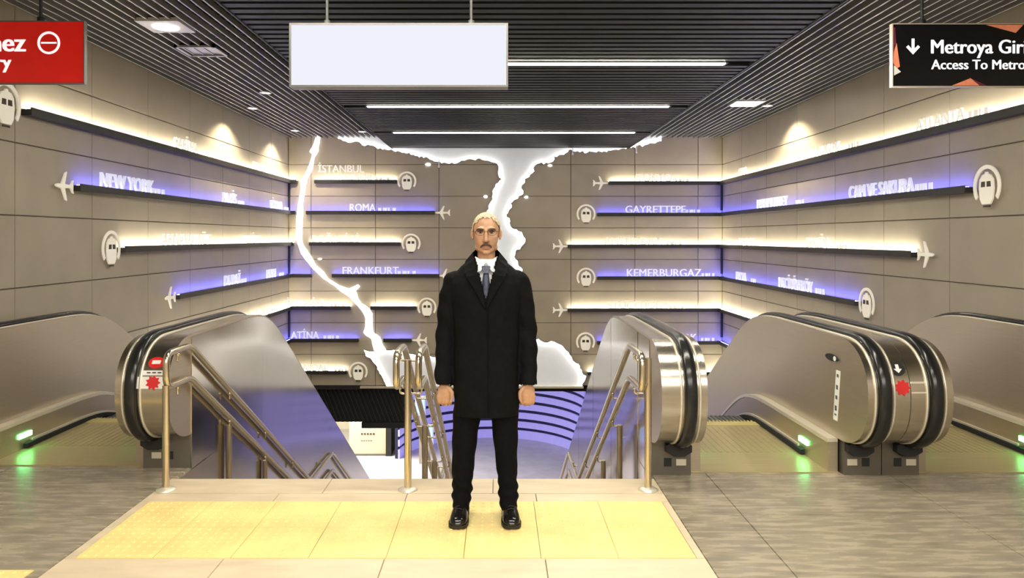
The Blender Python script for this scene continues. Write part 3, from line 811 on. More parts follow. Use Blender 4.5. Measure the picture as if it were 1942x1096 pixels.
def escalator(label, xl, xlo, xr, xro, yp, yb, cl=False, cr=False):
    esc = thing('escalator', ((xl + xr) / 2, yp, 0), label, 'escalator', 'escalators down to the metro')
    BL = balustrade(esc, -1, xl, xlo, yp, yb, cl)
    BR = balustrade(esc, 1, xr, xro, yp, yb, cr)
    # landing plates, comb and steps
    b = MB(); b.box(xl, xr, yp + 0.05, yb - 0.50, -0.02, 0.006)
    for k in range(int((xr - xl - 0.16) / 0.05)):
        xx = xl + 0.08 + k * 0.05; b.box(xx, xx + 0.02, yp + 0.52, yb - 0.55, 0.006, 0.0085)
    b.build('landing_plate', 'plate', esc)
    b = MB(); b.box(xl + 0.066, xr - 0.066, yb - 0.50, yb - 0.38, -0.02, 0.010)
    for k in range(int((xr - xl - 0.14) / 0.03)):
        xx = xl + 0.07 + k * 0.03; b.box(xx, xx + 0.012, yb - 0.38, yb - 0.32, -0.01, 0.006)
    b.build('comb_plate', 'comb', esc)
    b = MB(); wd = xr - xl - 0.15
    b.box(-wd / 2, wd / 2, 0, 0.40, -0.035, 0)
    b.box(-wd / 2, wd / 2, 0.385, 0.40, -0.24, 0)
    for k in range(int(wd / 0.04)):
        b.box(-wd / 2 + k * 0.04, -wd / 2 + k * 0.04 + 0.016, 0.005, 0.395, 0, 0.008)
    me = b.mesh('step')
    y = yb - 0.37
    while y < 13.6:
        link('step', me, 'step', esc, ((xl + xr) / 2, y, -0.012 - drop(y + 0.2, yb))); y += 0.40
    return esc, BL, BR

e1, L1, R1 = escalator('escalator on the left with red no entry stickers on its newel', -3.62, -3.90, -2.46, -2.12, 5.20, 6.95, cr=True)
e2, L2, R2 = escalator('escalator just right of the stairs with a round arrow sticker', 1.305, 1.02, 2.30, 2.563, 5.04, 6.85, cl=True)
e3, L3, R3 = escalator('escalator along the right wall', 2.83, 2.567, 3.93, 4.20, 5.04, 6.85)

# polished cladding boards towards the stairs
def cladding(esc, x, sgn, yp, yb, cuts):
    x0, x1 = sorted((x, x + sgn * 0.006))
    for a, c in zip(cuts, cuts[1:]):
        ss = [a + 0.002] + [y for y in ysamples(a, c, yb) if a + 0.02 < y < c - 0.02] + [c - 0.002]
        rr = []
        for y in ss:
            d = drop(y, yb); zt = 0.905 - d; zb = -1.3 - d
            if c < yp + 0.45: zb = -0.008
            dx = 0.006 * ((y - a) / (c - a) - 0.5) * (1 if cuts.index(a) % 2 else -0.7) if c > yp + 0.45 else 0
            rr.append([(x0 + dx, y, zb), (x1 + dx, y, zb), (x1 + dx, y, zt), (x0 + dx, y, zt)])
        b = MB(); b.rings(rr, False, True); b.build('cladding_panel', 'clad', esc)
    b = MB(); b.box(x0, x1, YE, yp + 0.418, -1.3, -0.014); b.build('cladding_panel', 'clad', esc)
cladding(e1, -2.12, 1, 5.20, 6.95, [5.21, 5.62, 6.77, 8.0, 9.5, 11.0, 12.5, 14.0, 15.1])
cladding(e2, 1.02, -1, 5.04, 6.85, [5.05, 5.46, 6.77, 8.0, 9.5, 11.0, 12.5, 14.0, 15.1])

# stickers on the newels, and two strips shaped as reflections
circ = lambda r, n=20: ucirc(n, r)
def star(r0, r1, n): return [((r1 if k % 2 else r0) * math.cos(math.pi * k / n), (r1 if k % 2 else r0) * math.sin(math.pi * k / n)) for k in range(2 * n)]
rect = lambda w_, h_: [(-w_ / 2, -h_ / 2), (w_ / 2, -h_ / 2), (w_ / 2, h_ / 2), (-w_ / 2, h_ / 2)]
dk = R1['deck']; x = -2.215
s = sticker(R1, 'no_entry_sticker', x, 0.775, ucirc(20, 0.052, ry=0.040), 'red', dk); sticker(R1, 'white_bar', x, 0.777, rect(0.055, 0.026), 'white', dk, 0.006)
sticker(R1, 'white_strip', x, 0.715, rect(0.16, 0.030), 'white', dk)
for k in range(3): sticker(R1, 'small_print', x - 0.035 + k * 0.035, 0.716, rect(0.024, 0.008), 'icon_dark', dk, 0.006)
sticker(R1, 'white_strip', x - 0.01, 0.655, rect(0.19, 0.075), 'white', dk, 0.003); sticker(R1, 'star_sticker', x, 0.655, star(0.05, 0.034, 9), 'red', dk, 0.005)
dk = R2['deck']; x = 2.505
sticker(R2, 'arrow_sticker', x, 0.765, circ(0.046), 'black', dk)
sticker(R2, 'white_arrow', x, 0.765, [(0, -0.03), (0.026, -0.002), (0.010, -0.002), (0.010, 0.028), (-0.010, 0.028), (-0.010, -0.002), (-0.026, -0.002)], 'white', dk, 0.006)
sticker(R2, 'star_sticker', x + 0.010, 0.655, star(0.052, 0.036, 9), 'red', dk, 0.005)
dk = L3['deck']; sticker(L3, 'white_line', 2.62, 0.685, rect(0.10, 0.012), 'trim', dk); sticker(L3, 'white_line', 2.62, 0.625, rect(0.10, 0.010), 'trim', dk)  # bright strips laid on the steel as its stripe reflections
# key switch and vertical decal on the panel facing escalator two
b = MB(); b.prism([(5.18 + a, 0.765 + c) for a, c in ucirc(16, 0.095, ry=0.024)], lambda u, v, d: (2.30 - d, u, v), -0.002, 0.010); ks = b.build('key_switch', 'black', e2)
b = MB(); b.prism([(5.125 + a, 0.765 + c) for a, c in ucirc(10, 0.020, ry=0.017)], lambda u, v, d: (2.30 - d, u, v), 0.010, 0.012); b.build('white_mark', 'white', ks)
b = MB(); b.prism([(5.06, 0.69), (5.12, 0.69), (5.165, 0.345), (5.105, 0.345)], lambda u, v, d: (2.30 - d, u, v), -0.001, 0.003); vd = b.build('vertical_decal', 'white', e2)
b = MB()
for k, (zz, hh) in enumerate(((0.655, 0.022), (0.575, 0.03), (0.505, 0.026), (0.43, 0.034), (0.385, 0.012))):
    yy = 5.09 + (0.69 - zz) * 0.13; b.prism([(yy - 0.014, zz - hh / 2), (yy + 0.014, zz - hh / 2), (yy + 0.014, zz + hh / 2), (yy - 0.014, zz + hh / 2)], lambda u, v, d: (2.30 - d, u, v), 0.003, 0.004)
b.build('decal_marks', 'sign_frame', vd)

# ------------------------------------------------------------------ stairs
st = thing('staircase', (-0.56, YE, -4.0), 'wide stone staircase going down between the escalators', 'staircase')
y, z = YE, 0.0
RISE, TREAD = 0.165, 0.275
me = None
def flight(n):
    global y, z, me
    for k in range(n):
        z -= RISE
        if me is None:
            b = MB(); b.box(-1.55, 1.57, 0, TREAD + 0.02, -0.20, 0); me = b.mesh('stair_step')
        link('stair_step', me, 'stair', st, (-0.56, y, z)); y += TREAD
b = MB(); b.box(-2.112, 1.012, YE - 0.03, YE, -0.4, -0.013); b.build('riser', 'stair', st)
flight(12)
b = MB(); b.box(-2.112, 1.012, y, y + 1.25, z - 0.25, z - 0.001); b.build('landing_slab', 'stair', st); y += 1.25
flight(12)

# ------------------------------------------------------------------ handrails
def bezpath(pts, r=0.06, n=5):
    """polyline with rounded corners"""
    P = [Vector(p) for p in pts]; out = [P[0]]
    for i in range(1, len(P) - 1):
        a = P[i - 1] - P[i]; c = P[i + 1] - P[i]
        ra = min(r, a.length * 0.45, c.length * 0.45)
        p0 = P[i] + a.normalized() * ra; p1 = P[i] + c.normalized() * ra
        for k in range(n + 1):
            t = k / n; out.append(p0 * (1 - t) ** 2 + P[i] * 2 * t * (1 - t) + p1 * t * t)
    out.append(P[-1]); return out
def rail_pair(root, xr_, yf):
    """two parallel handrails joined by a vertical loop at the top of the stairs"""
    y1 = YE + 0.13; y2 = 8.40; y3 = 9.50; y4 = 13.0
    def line(h): return [(xr_, y1, h), (xr_, y2, h - SLOPE * (y2 - y1)), (xr_, y3, h - SLOPE * (y2 - y1)), (xr_, y4, h - SLOPE * (y2 - y1) - SLOPE * (y4 - y3))]
    hi = line(0.86); lo = line(0.645)
    b = MB(); b.tube(bezpath(list(reversed(lo)) + [(xr_, yf, 0.645), (xr_, yf, 0.86)] + hi, 0.075), 0.0215, 12)
    b.build('double_handrail', 'tube', root)
def bracket(root, x0, x1, y, z):
    b = MB(); b.tube(bezpath([(x0, y, z), (x0, y, z - 0.05), (x1, y, z - 0.05)], 0.02), 0.008, 8); b.ellipsoid((x0, y, z - 0.012), (0.014, 0.014, 0.014), 10, 6); b.build('bracket', 'tube', root)
def post(root, x, y, z0, z1):
    b = MB(); b.tube([(x, y, z0), (x, y, z1)], 0.0225, 12); p = b.build('post', 'tube', root)
    b = MB(); b.lathe((x, y, z0), [(0.062, 0), (0.062, 0.008), (0.045, 0.018), (0.026, 0.022)], 20); b.build('base_flange', 'trim', p)
def along(yq):
    """height of the stair surface at depth yq"""
    if yq < YE: return 0.0
    return -SLOPE * (min(yq, 8.265) - YE) - SLOPE * max(0, yq - 9.515)
def handrail(label, xp, xrs, top, yf):
    root = thing('stair_handrail', (xp, 4.74, 0), label, 'handrail', 'steel stair handrails')
    for xr_ in xrs: rail_pair(root, xr_, yf)
    post(root, xp, 4.74, 0.0, top)
    for yq in (5.85, 6.75, 7.65, 8.9, 10.2, 11.4):
        zt = 0.645 + along(yq) + (0.08 if yq < 8.4 else 0.0)
        post(root, xp, yq, along(yq) - 0.17, zt - 0.06)
    for xr_ in xrs:
        for yq in (4.90, 5.85, 6.75, 7.65, 8.9):
            zt = 0.645 + (0.08 + along(yq) if yq > YE else 0.0)
            bracket(root, xr_, xp, yq, zt - 0.02)
            bracket(root, xr_, xp, yq, zt + 0.195)
    return root
handrail('steel double handrail at the left of the stairs', -2.085, [-2.08], 0.66, 4.73)
handrail('steel double handrail in the middle of the stairs, two rails on one post', -0.565, [-0.635, -0.495], 0.82, 4.72)
handrail('steel double handrail at the right of the stairs', 0.945, [0.89], 0.83, 4.64)

# ------------------------------------------------------------------ lower concourse seen under the map wall
ZL = -4.0
b = MB(); b.box(-7.5, 7.5, 11.5, 24.5, ZL - 0.2, ZL); tag(b.build('floor_lower', 'lower_floor'), kind='structure')
b = MB(); b.box(-7.5, 7.5, 14.64, 24.5, -1.4, -1.2); tag(b.build('ceiling_lower', 'slat_dark'), kind='structure')
b = MB(); b.box(-7.5, -2.2, 22.0, 22.2, ZL, -1.4); tag(b.build('wall_lower_left', 'cream_wall'), kind='structure')
b = MB(); b.box(-7.7, -7.5, 11.5, 24.5, ZL, -1.2); b.box(7.5, 7.7, 11.5, 24.5, ZL, -1.2); b.box(-7.5, 7.5, 24.3, 24.5, ZL, -1.2); tag(b.build('wall_lower_rear', 'cream_wall'), kind='structure')
# black slatted bulkhead hanging under the map wall on the left
t = thing('slatted_bulkhead', (-2.6, 14.5, -2.0), 'black slatted bulkhead under the map wall, left of the middle handrail', 'bulkhead')
b = MB(); b.box(-3.95, -1.72, 14.56, 14.62, -1.97, -1.24); b.box(-2.62, -1.80, 14.5, 14.62, -2.08, -1.97); b.box(-3.95, -1.72, YB + 0.02, 14.62, -1.30, -1.225); b.build('backing_board', 'black', t)
b = MB(); b.add([(-0.012, 0, 0.0), (0.012, 0, 0.0), (0.012, 0.05, 0.0), (-0.012, 0.05, 0.0), (-0.262, 0, 0.66), (-0.238, 0, 0.66), (-0.238, 0.05, 0.66), (-0.262, 0.05, 0.66)],
    [(0, 1, 2, 3), (4, 7, 6, 5), (0, 4, 5, 1), (1, 5, 6, 2), (2, 6, 7, 3), (3, 7, 4, 0)]); sm = b.mesh('slat')
for k in range(24): link('slat', sm, 'sign_frame' if False else 'carrier', t, (-3.66 + 0.084 * k, 14.505, -1.96))
# curved lilac wall of glowing bands
t = thing('curved_lilac_wall', (-0.12, 21.0, ZL), 'curved wall of glowing lilac bands in the lower hall behind the legs', 'light wall')
cx, cy, R = -0.15, 18.7, 2.35
def arcbox(z0, z1, r0, r1, a0=8, a1=172, n=22):
    b = MB(); rr = []
    for k in range(n + 1):
        a = math.radians(a0 + (a1 - a0) * k / n); ca, sa = math.cos(a), math.sin(a)
        rr.append([(cx + r0 * ca, cy + r0 * sa, z0), (cx + r1 * ca, cy + r1 * sa, z0), (cx + r1 * ca, cy + r1 * sa, z1), (cx + r0 * ca, cy + r0 * sa, z1)])
    b.rings(rr, False, True); return b
arcbox(ZL, -1.42, R + 0.04, R + 0.12).build('backing_wall', 'indigo', t)
for k in range(10): 
    z0 = -3.69 + 0.25 * k
    if z0 + 0.17 < -1.42: arcbox(z0, z0 + 0.165, R, R + 0.05).build('lilac_band', 'lilac', t)
arcbox(ZL, -3.77, R, R + 0.05).build('lilac_band', 'lilac', t)
for k, (px, py, lb) in enumerate(((797, 770, 'small bright blue screen seen between the middle handrails, upper'), (812, 824, 'small bright blue screen seen between the middle handrails, lower'))):
    Y = 18.6; x = (px - 944) / F_PX * Y; zz = CAM_H - (py - 450) / F_PX * Y
    tt = thing('information_screen', (x, Y, ZL), lb, 'screen')
    b = MB(); b.box(x - 0.13, x + 0.13, Y, Y + 0.06, zz - 0.24, zz + 0.24); b.build('screen_case', 'white', tt)
    b = MB(); b.box(x - 0.10, x + 0.10, Y - 0.006, Y, zz - 0.17, zz + 0.2); b.build('screen_glass', 'screen', tt)
    b = MB(); b.box(x - 0.03, x + 0.03, Y + 0.01, Y + 0.05, ZL, zz - 0.24); b.build('screen_stand', 'kiosk', tt)
# cabinet in the lower hall
t = thing('ticket_cabinet', (-3.2, 19.3, ZL), 'beige cabinet with a dark side in the lower hall', 'cabinet')
b = MB(); b.box(-3.80, -2.86, 19.3, 19.9, ZL, -2.2); b.build('cabinet_body', 'kiosk', t)
b = MB(); b.box(-2.86, -2.72, 19.25, 19.95, ZL, -2.2); b.build('side_pillar', 'black', t)
b = MB(); b.box(-3.80, -2.86, 19.285, 19.30, ZL, ZL + 0.05); b.build('plinth', 'sign_frame', t)
b = MB()
for k in range(5): b.box(-3.50 + k * 0.075, -3.45 + k * 0.075, 19.29, 19.30, -3.46, -3.42)
b.build('dark_print', 'icon_dark', t)
b = MB()
for k in range(5): b.box(-3.50 + k * 0.06, -3.46 + k * 0.06, 19.29, 19.30, -3.62, -3.605)
b.build('small_print', 'sign_frame', t)
# ------------------------------------------------------------------ the standing person
PX, PY = -0.065, 4.28              # where the person stands (faces the camera, towards -Y)
SK = mat('skin', (0.47, 0.265, 0.155), 0.48, var=0.10, scale=18, spec=0.4)
M['skin'] = SK
M['coat'] = mat('black_wool_coat', (0.0036, 0.0036, 0.0042), 0.8, var=0.25, scale=40, bump=0.25, spec=0.12)
M['trouser'] = mat('black_trousers', (0.0036, 0.0036, 0.0052), 0.85, var=0.2, scale=60, spec=0.1)
M['leather'] = mat('polished_black_leather', (0.008, 0.007, 0.007), 0.16, var=0.2, scale=10)
M['sole'] = mat('black_sole', (0.012, 0.011, 0.01), 0.6, var=0.1)
M['shirt'] = mat('white_shirt', (0.78, 0.78, 0.82), 0.7, var=0.03, scale=30)
M['tie'] = mat('blue_grey_tie', (0.035, 0.042, 0.085), 0.45, var=0.45, scale=90, stretch=(1, 1, 0.5))
M['hair'] = mat('fair_grey_hair', (0.46, 0.38, 0.26), 0.6, var=0.25, scale=60, stretch=(6, 6, 1), bump=0.5)
M['hair_dark'] = mat('brown_grey_hair', (0.17, 0.115, 0.06), 0.7, var=0.3, scale=80, bump=0.4)
M['moustache'] = mat('dark_moustache', (0.085, 0.048, 0.030), 0.8, var=0.3, scale=120, bump=0.6)
M['eye'] = mat('eye_white', (0.34, 0.27, 0.22), 0.25, var=0.03)  # eyelid shadow is darkened into this colour
M['iris'] = mat('dark_iris', (0.03, 0.018, 0.012), 0.15, var=0.05)
M['brow'] = mat('dark_brown_brow', (0.075, 0.042, 0.024), 0.8, var=0.3, scale=120, bump=0.4)
M['lip'] = mat('lip', (0.42, 0.17, 0.13), 0.5, var=0.08)
M['frame_metal'] = mat('dark_glasses_frame', (0.03, 0.025, 0.022), 0.3, metal=0.6, var=0.05)

man = thing('person', (PX, PY, 0.0), 'person in a long black coat, white shirt and blue tie standing on yellow tiles', 'person')

def remesh(mb, name, vox, smooth=4, m=None, parent=None, disp=None, cut=None):
    me = mb.mesh(name)
    def mods(o):
        md = o.modifiers.new('r', 'REMESH'); md.mode = 'VOXEL'; md.voxel_size = vox; md.use_smooth_shade = True
        if smooth:
            sm_ = o.modifiers.new('s', 'SMOOTH'); sm_.factor = 0.5; sm_.iterations = smooth
    out = evaluated(me, (mods,))
    out.name = name
    if disp:
        nr = [(v.co.copy(), v.normal.copy()) for v in out.vertices]
        for v, (c_, n_) in zip(out.vertices, nr): v.co = disp(c_, n_)
    if cut:
        bm = bmesh.new(); bm.from_mesh(out)
        bmesh.ops.delete(bm, geom=[f for f in bm.faces if cut(f.calc_center_median())], context='FACES')
        bm.to_mesh(out); bm.free()
    out.polygons.foreach_set('use_smooth', [True] * len(out.polygons))
    return link(name, out, m, parent)

def P_(x, y, z): return Vector((PX + x, PY + y, z))     # y < 0 is towards the camera
def oval(cx, cy, z, a, b, n=28, e=2.3, tilt=0.0):
    pts = []
    for k in range(n):
        t = 2 * math.pi * k / n; c, s = math.cos(t), math.sin(t)
        x = a * math.copysign(abs(c) ** (2 / e), c); y = b * math.copysign(abs(s) ** (2 / e), s)
        pts.append(P_(cx + x, cy + y, z + tilt * y))
    return pts
def loft(mb, secs, e=2.3, n=28):
    mb.rings([oval(*s, n=n, e=e) for s in secs], True, True)
def limb(mb, pts, rs, seg=14):
    """tapered limb with rounded ends"""
    P = [P_(*p) for p in pts]; pp = []; rr = []
    for i in range(len(P) - 1):
        for k in range(4):
            t = k / 4; pp.append(P[i].lerp(P[i + 1], t)); rr.append(rs[i] + (rs[i + 1] - rs[i]) * t)
    pp.append(P[-1]); rr.append(rs[-1])
    mb.tube(pp, rr, seg); mb.ellipsoid(P[0], (rs[0],) * 3, seg, 8); mb.ellipsoid(P[-1], (rs[-1],) * 3, seg, 8)

# ---- body: one continuous figure
B = MB()
loft(B, [(0, 0.0, 0.88, 0.15, 0.10), (0, 0.0, 1.0, 0.155, 0.105), (0, 0, 1.15, 0.15, 0.10), (0, 0, 1.30, 0.155, 0.10), (0, 0.005, 1.37, 0.12, 0.075), (0, 0.01, 1.43, 0.075, 0.055)])
limb(B, [(0, 0.012, 1.38), (0, 0.002, 1.47), (0, -0.004, 1.53)], [0.060, 0.051, 0.050])
for s, ax, kx, tx in ((-1, -0.138, -0.125, -0.095), (1, 0.118, 0.112, 0.095)):
    limb(B, [(tx, 0, 0.88), (kx, -0.005, 0.48), (ax, 0.03, 0.10)], [0.082, 0.052, 0.036])
    B.ellipsoid(P_(ax, -0.04, 0.050), (0.030, 0.09, 0.026))
    limb(B, [(s * 0.165, 0.005, 1.335), (s * 0.222, 0.012, 1.09), (s * 0.235, -0.045, 0.80), (s * 0.236, -0.052, 0.765)], [0.046, 0.040, 0.030, 0.028])
# head, facing the camera
HZ = 1.612
B.ellipsoid(P_(0, 0.012, HZ + 0.028), (0.0755, 0.094, 0.088), 28, 18)          # cranium
B.ellipsoid(P_(0, -0.030, HZ - 0.032), (0.0660, 0.060, 0.080), 26, 16)          # face
B.ellipsoid(P_(0, -0.045, HZ - 0.090), (0.046, 0.036, 0.026), 20, 12)           # jaw
B.ellipsoid(P_(0, -0.072, HZ - 0.104), (0.022, 0.014, 0.014), 16, 10)           # chin
for s in (-1, 1):
    B.ellipsoid(P_(s * 0.040, -0.055, HZ - 0.022), (0.021, 0.022, 0.020), 14, 10)   # cheekbones
    B.ellipsoid(P_(s * 0.047, -0.018, HZ - 0.078), (0.018, 0.032, 0.022), 14, 10)   # jaw corners
    B.ellipsoid(P_(s * 0.030, -0.080, HZ + 0.027), (0.024, 0.012, 0.009), 14, 8)    # brow
    # ears
    B.ellipsoid(P_(s * 0.079, 0.012, HZ - 0.002), (0.010, 0.018, 0.030), 14, 10, Matrix.Rotation(s * 0.35, 3, 'Z'))
    B.ellipsoid(P_(s * 0.078, 0.004, HZ - 0.026), (0.007, 0.010, 0.012), 12, 8)
    B.ellipsoid(P_(s * 0.0115, -0.092, HZ - 0.042), (0.0090, 0.010, 0.008), 12, 8)   # nostrils
limb(B, [(0, -0.080, HZ + 0.022), (0, -0.098, HZ - 0.020), (0, -0.103, HZ - 0.038)], [0.0085, 0.0105, 0.0130], 12)   # nose
B.ellipsoid(P_(0, -0.077, HZ - 0.070), (0.028, 0.014, 0.018), 14, 10)            # mouth mound
# hands: palm, four fingers of different length, thumb
for s in (-1, 1):
    hx = s * 0.236
    B.ellipsoid(P_(hx - s * 0.002, -0.056, 0.725), (0.040, 0.020, 0.048), 18, 12, Matrix.Rotation(0.12, 3, 'X'))
    for k, (dx, L) in enumerate(((-0.033, 0.064), (-0.011, 0.072), (0.011, 0.067), (0.031, 0.053))):
        # knuckle, middle joint, tip: index finger nearest the body, all curling back into a loose fist
        x0 = hx + s * dx; z0 = 0.706 - 0.003 * abs(k - 1)
        limb(B, [(hx + s * dx * 0.6, -0.058, 0.738), (x0, -0.066, z0), (x0 - s * 0.003, -0.062, z0 - L * 0.55), (x0 - s * 0.005, -0.042, z0 - L * 0.80), (x0 - s * 0.006, -0.024, z0 - L * 0.70)], [0.0115, 0.0108, 0.0100, 0.0092, 0.0082], 10)
    limb(B, [(hx - s * 0.024, -0.062, 0.752), (hx - s * 0.046, -0.076, 0.724), (hx - s * 0.046, -0.084, 0.694), (hx - s * 0.038, -0.082, 0.672)], [0.0145, 0.0125, 0.0108, 0.0088], 10)
body = remesh(B, 'body', 0.0042, 3, 'skin', man)

# ---- face details
for s in (-1, 1):
    b = MB(); b.ellipsoid(P_(s * 0.0315, -0.0765, HZ + 0.006), (0.0125, 0.0105, 0.0058), 14, 10); ey = b.build('eye', 'eye', man)
    b = MB(); b.ellipsoid(P_(s * 0.0315, -0.0845, HZ + 0.0055), (0.0060, 0.0042, 0.0058), 12, 8); b.build('iris', 'iris', ey)
    b = MB(); b.tube([P_(s * 0.0465, -0.078, HZ + 0.010), P_(s * 0.038, -0.087, HZ + 0.0145), P_(s * 0.029, -0.089, HZ + 0.0145), P_(s * 0.019, -0.086, HZ + 0.010)], 0.0030, 8); b.build('eyelid', 'brow', man)
    b = MB(); b.tube([P_(s * 0.054, -0.074, HZ + 0.018), P_(s * 0.042, -0.088, HZ + 0.0245), P_(s * 0.028, -0.0925, HZ + 0.0235), P_(s * 0.014, -0.090, HZ + 0.020)], [0.003, 0.0055, 0.0062, 0.0042], 8); b.build('eyebrow', 'brow', man)
# moustache in two wings
b = MB()
for s in (-1, 1):
    b.tube([P_(0, -0.0950, HZ - 0.061), P_(s * 0.013, -0.0945, HZ - 0.0635), P_(s * 0.026, -0.087, HZ - 0.071), P_(s * 0.032, -0.080, HZ - 0.080)], [0.0070, 0.0070, 0.0050, 0.0022], 10)
b.ellipsoid(P_(0, -0.0940, HZ - 0.058), (0.010, 0.006, 0.008), 12, 8)
b.build('moustache', 'moustache', man)
b = MB(); b.tube([P_(-0.022, -0.084, HZ - 0.0850), P_(-0.010, -0.0905, HZ - 0.0825), P_(0, -0.0915, HZ - 0.083), P_(0.010, -0.0905, HZ - 0.0825), P_(0.022, -0.084, HZ - 0.0850)], [0.002, 0.0042, 0.0046, 0.0042, 0.002], 8); b.build('mouth', 'lip', man)
# glasses
gl = None
b = MB()
for s in (-1, 1):
    ring = [P_(s * 0.0335 + 0.0235 * math.cos(a) * (1.0 if True else 1), -0.0985 + 0.010 * abs(math.cos(a)) * (1 if s * math.cos(a) > 0 else 0), HZ + 0.004 + 0.0165 * math.sin(a)) for a in [2 * math.pi * k / 20 for k in range(21)]]
    b.tube(ring, 0.0011, 6, False)
    b.tube([P_(s * 0.057, -0.089, HZ + 0.010), P_(s * 0.0765, -0.060, HZ + 0.010), P_(s * 0.084, 0.004, HZ + 0.012), P_(s * 0.082, 0.020, HZ - 0.004)], 0.0013, 6)
b.tube([P_(-0.0105, -0.099, HZ + 0.008), P_(0, -0.1015, HZ + 0.011), P_(0.0105, -0.099, HZ + 0.008)], 0.0011, 6)
b.build('glasses', 'frame_metal', man)

# hair: short cap around the back and sides, thin on top
def hair_keep(c):
    x = c.x - PX; y = c.y - PY; z = c.z - HZ
    ax = abs(x)
    if y < -0.02:                                                            # receding front
        return z > 0.088 - max(0, ax - 0.030) * 1.0 + 0.004 * math.sin(x * 260)
    if y < 0.012 and ax > 0.05: return z > 0.022 - (y + 0.02) * 1.6         # temples and sideburns
    if ax > 0.062 and y < 0.036 and z < 0.030: return False                 # around the ears
    return z > -0.030 - (y - 0.03) * 0.55
b = MB(); b.ellipsoid(P_(0, 0.014, HZ + 0.030), (0.0802, 0.0990, 0.0915), 40, 26); b.ellipsoid(P_(0, 0.04, HZ - 0.01), (0.070, 0.072, 0.075), 30, 20)
random.seed(4)
def tuft(co, n):
    q = co - P_(0, 0, HZ)
    k = 0.0010 * math.sin(q.x * 420 + 3 * math.sin(q.y * 90)) + 0.0008 * math.sin(q.x * 700 + q.z * 200)
    return co + n * k
remesh(b, 'hair', 0.003, 2, 'hair', man, disp=tuft, cut=lambda c: not hair_keep(c))

# ---- shirt and tie inside the coat opening
b = MB()
loft(b, [(0, 0, 1.05, 0.158, 0.112), (0, 0, 1.20, 0.165, 0.114), (0, 0, 1.32, 0.172, 0.112), (0, 0.004, 1.38, 0.13, 0.092), (0, 0.008, 1.42, 0.078, 0.074), (0, 0.006, 1.455, 0.0655, 0.0690), (0, 0.004, 1.468, 0.0645, 0.0680)])
remesh(b, 'shirt', 0.006, 2, 'shirt', man)
b = MB()
for s in (-1, 1):       # collar leaves
    A = [P_(s * 0.004, -0.074, 1.448), P_(s * 0.062, -0.030, 1.482), P_(s * 0.068, -0.040, 1.445), P_(s * 0.047, -0.096, 1.395), P_(s * 0.030, -0.103, 1.402)]
    Q = [p + Vector((0, -0.006, 0.001)) for p in A]
    b.add(A + Q, [(5, 6, 7, 8, 9), (4, 3, 2, 1, 0)] + [(i, (i + 1) % 5, 5 + (i + 1) % 5, 5 + i) for i in range(5)])
b.build('shirt_collar', 'shirt', man)
b = MB()
kn = [(0.021, 1.432), (0.026, 1.426), (0.015, 1.392), (-0.015, 1.392), (-0.026, 1.426), (-0.021, 1.432)]
b.rings([[P_(x * 1.0, -0.084 - (1.440 - z) * 0.35, z) for x, z in kn], [P_(x * 0.9, -0.102 - (1.440 - z) * 0.45, z) for x, z in kn]], False); b.build('tie_knot', 'tie', man)
b = MB(); rr = []
for z, wd, yy in ((1.398, 0.014, -0.108), (1.360, 0.019, -0.121), (1.300, 0.024, -0.130), (1.230, 0.029, -0.133), (1.15, 0.034, -0.133)):
    rr.append([P_(-wd, yy + 0.006, z), P_(-wd * .4, yy - 0.001, z), P_(wd * .4, yy - 0.001, z), P_(wd, yy + 0.006, z), P_(wd * .9, yy + 0.012, z), P_(-wd * .9, yy + 0.012, z)])
b.rings(rr, True); b.build('tie', 'tie', man)

# ---- coat with sleeves
def fold(co, n):
    q = co - P_(0, 0, 0)
    k = 0.0032 * math.sin(q.x * 46 + 2.2 * math.sin(q.z * 9)) * max(0, 1 - abs(q.z - 0.85) / 0.5)
    k += 0.0030 * math.sin(q.z * 52 + q.x * 30 + 1.5 * math.sin(q.y * 20)) * (1 if abs(q.x) > 0.19 else 0.25)
    k += 0.0022 * math.sin((q.x * 0.8 + q.z) * 34)
    return co + n * k
b = MB()
loft(b, [(0.0, 0.0, 0.592, 0.182, 0.145), (0.0, 0.0, 0.70, 0.186, 0.146), (0, 0, 0.85, 0.188, 0.145), (0, 0, 1.0, 0.186, 0.138), (0, 0, 1.12, 0.187, 0.138), (0, 0, 1.25, 0.200, 0.138), (0, 0.002, 1.33, 0.208, 0.128),
         (0, 0.006, 1.38, 0.190, 0.113), (0, 0.010, 1.42, 0.148, 0.100), (0, 0.012, 1.455, 0.105, 0.090), (0, 0.012, 1.485, 0.080, 0.082)], e=2.5)
for s in (-1, 1):
    limb(b, [(s * 0.176, 0.006, 1.338), (s * 0.208, 0.008, 1.25), (s * 0.230, 0.012, 1.06), (s * 0.233, -0.020, 0.90), (s * 0.236, -0.052, 0.785)], [0.066, 0.063, 0.058, 0.053, 0.050], 18)
def coat_cut(c):
    x = c.x - PX; y = c.y - PY; z = c.z
    if y < -0.01 and z > 1.255:                      # V opening at the chest
        if abs(x) < (z - 1.255) / 0.225 * 0.058 + 0.002: return True
    if z > 1.478 and abs(x) < 0.075: return True     # neck hole
    if z < 0.596 and abs(x) < 0.19: return True      # open hem
    if abs(x) > 0.20 and z < 0.772: return True      # open cuffs
    return False
coat = remesh(b, 'coat', 0.006, 5, 'coat', man, disp=fold, cut=coat_cut)
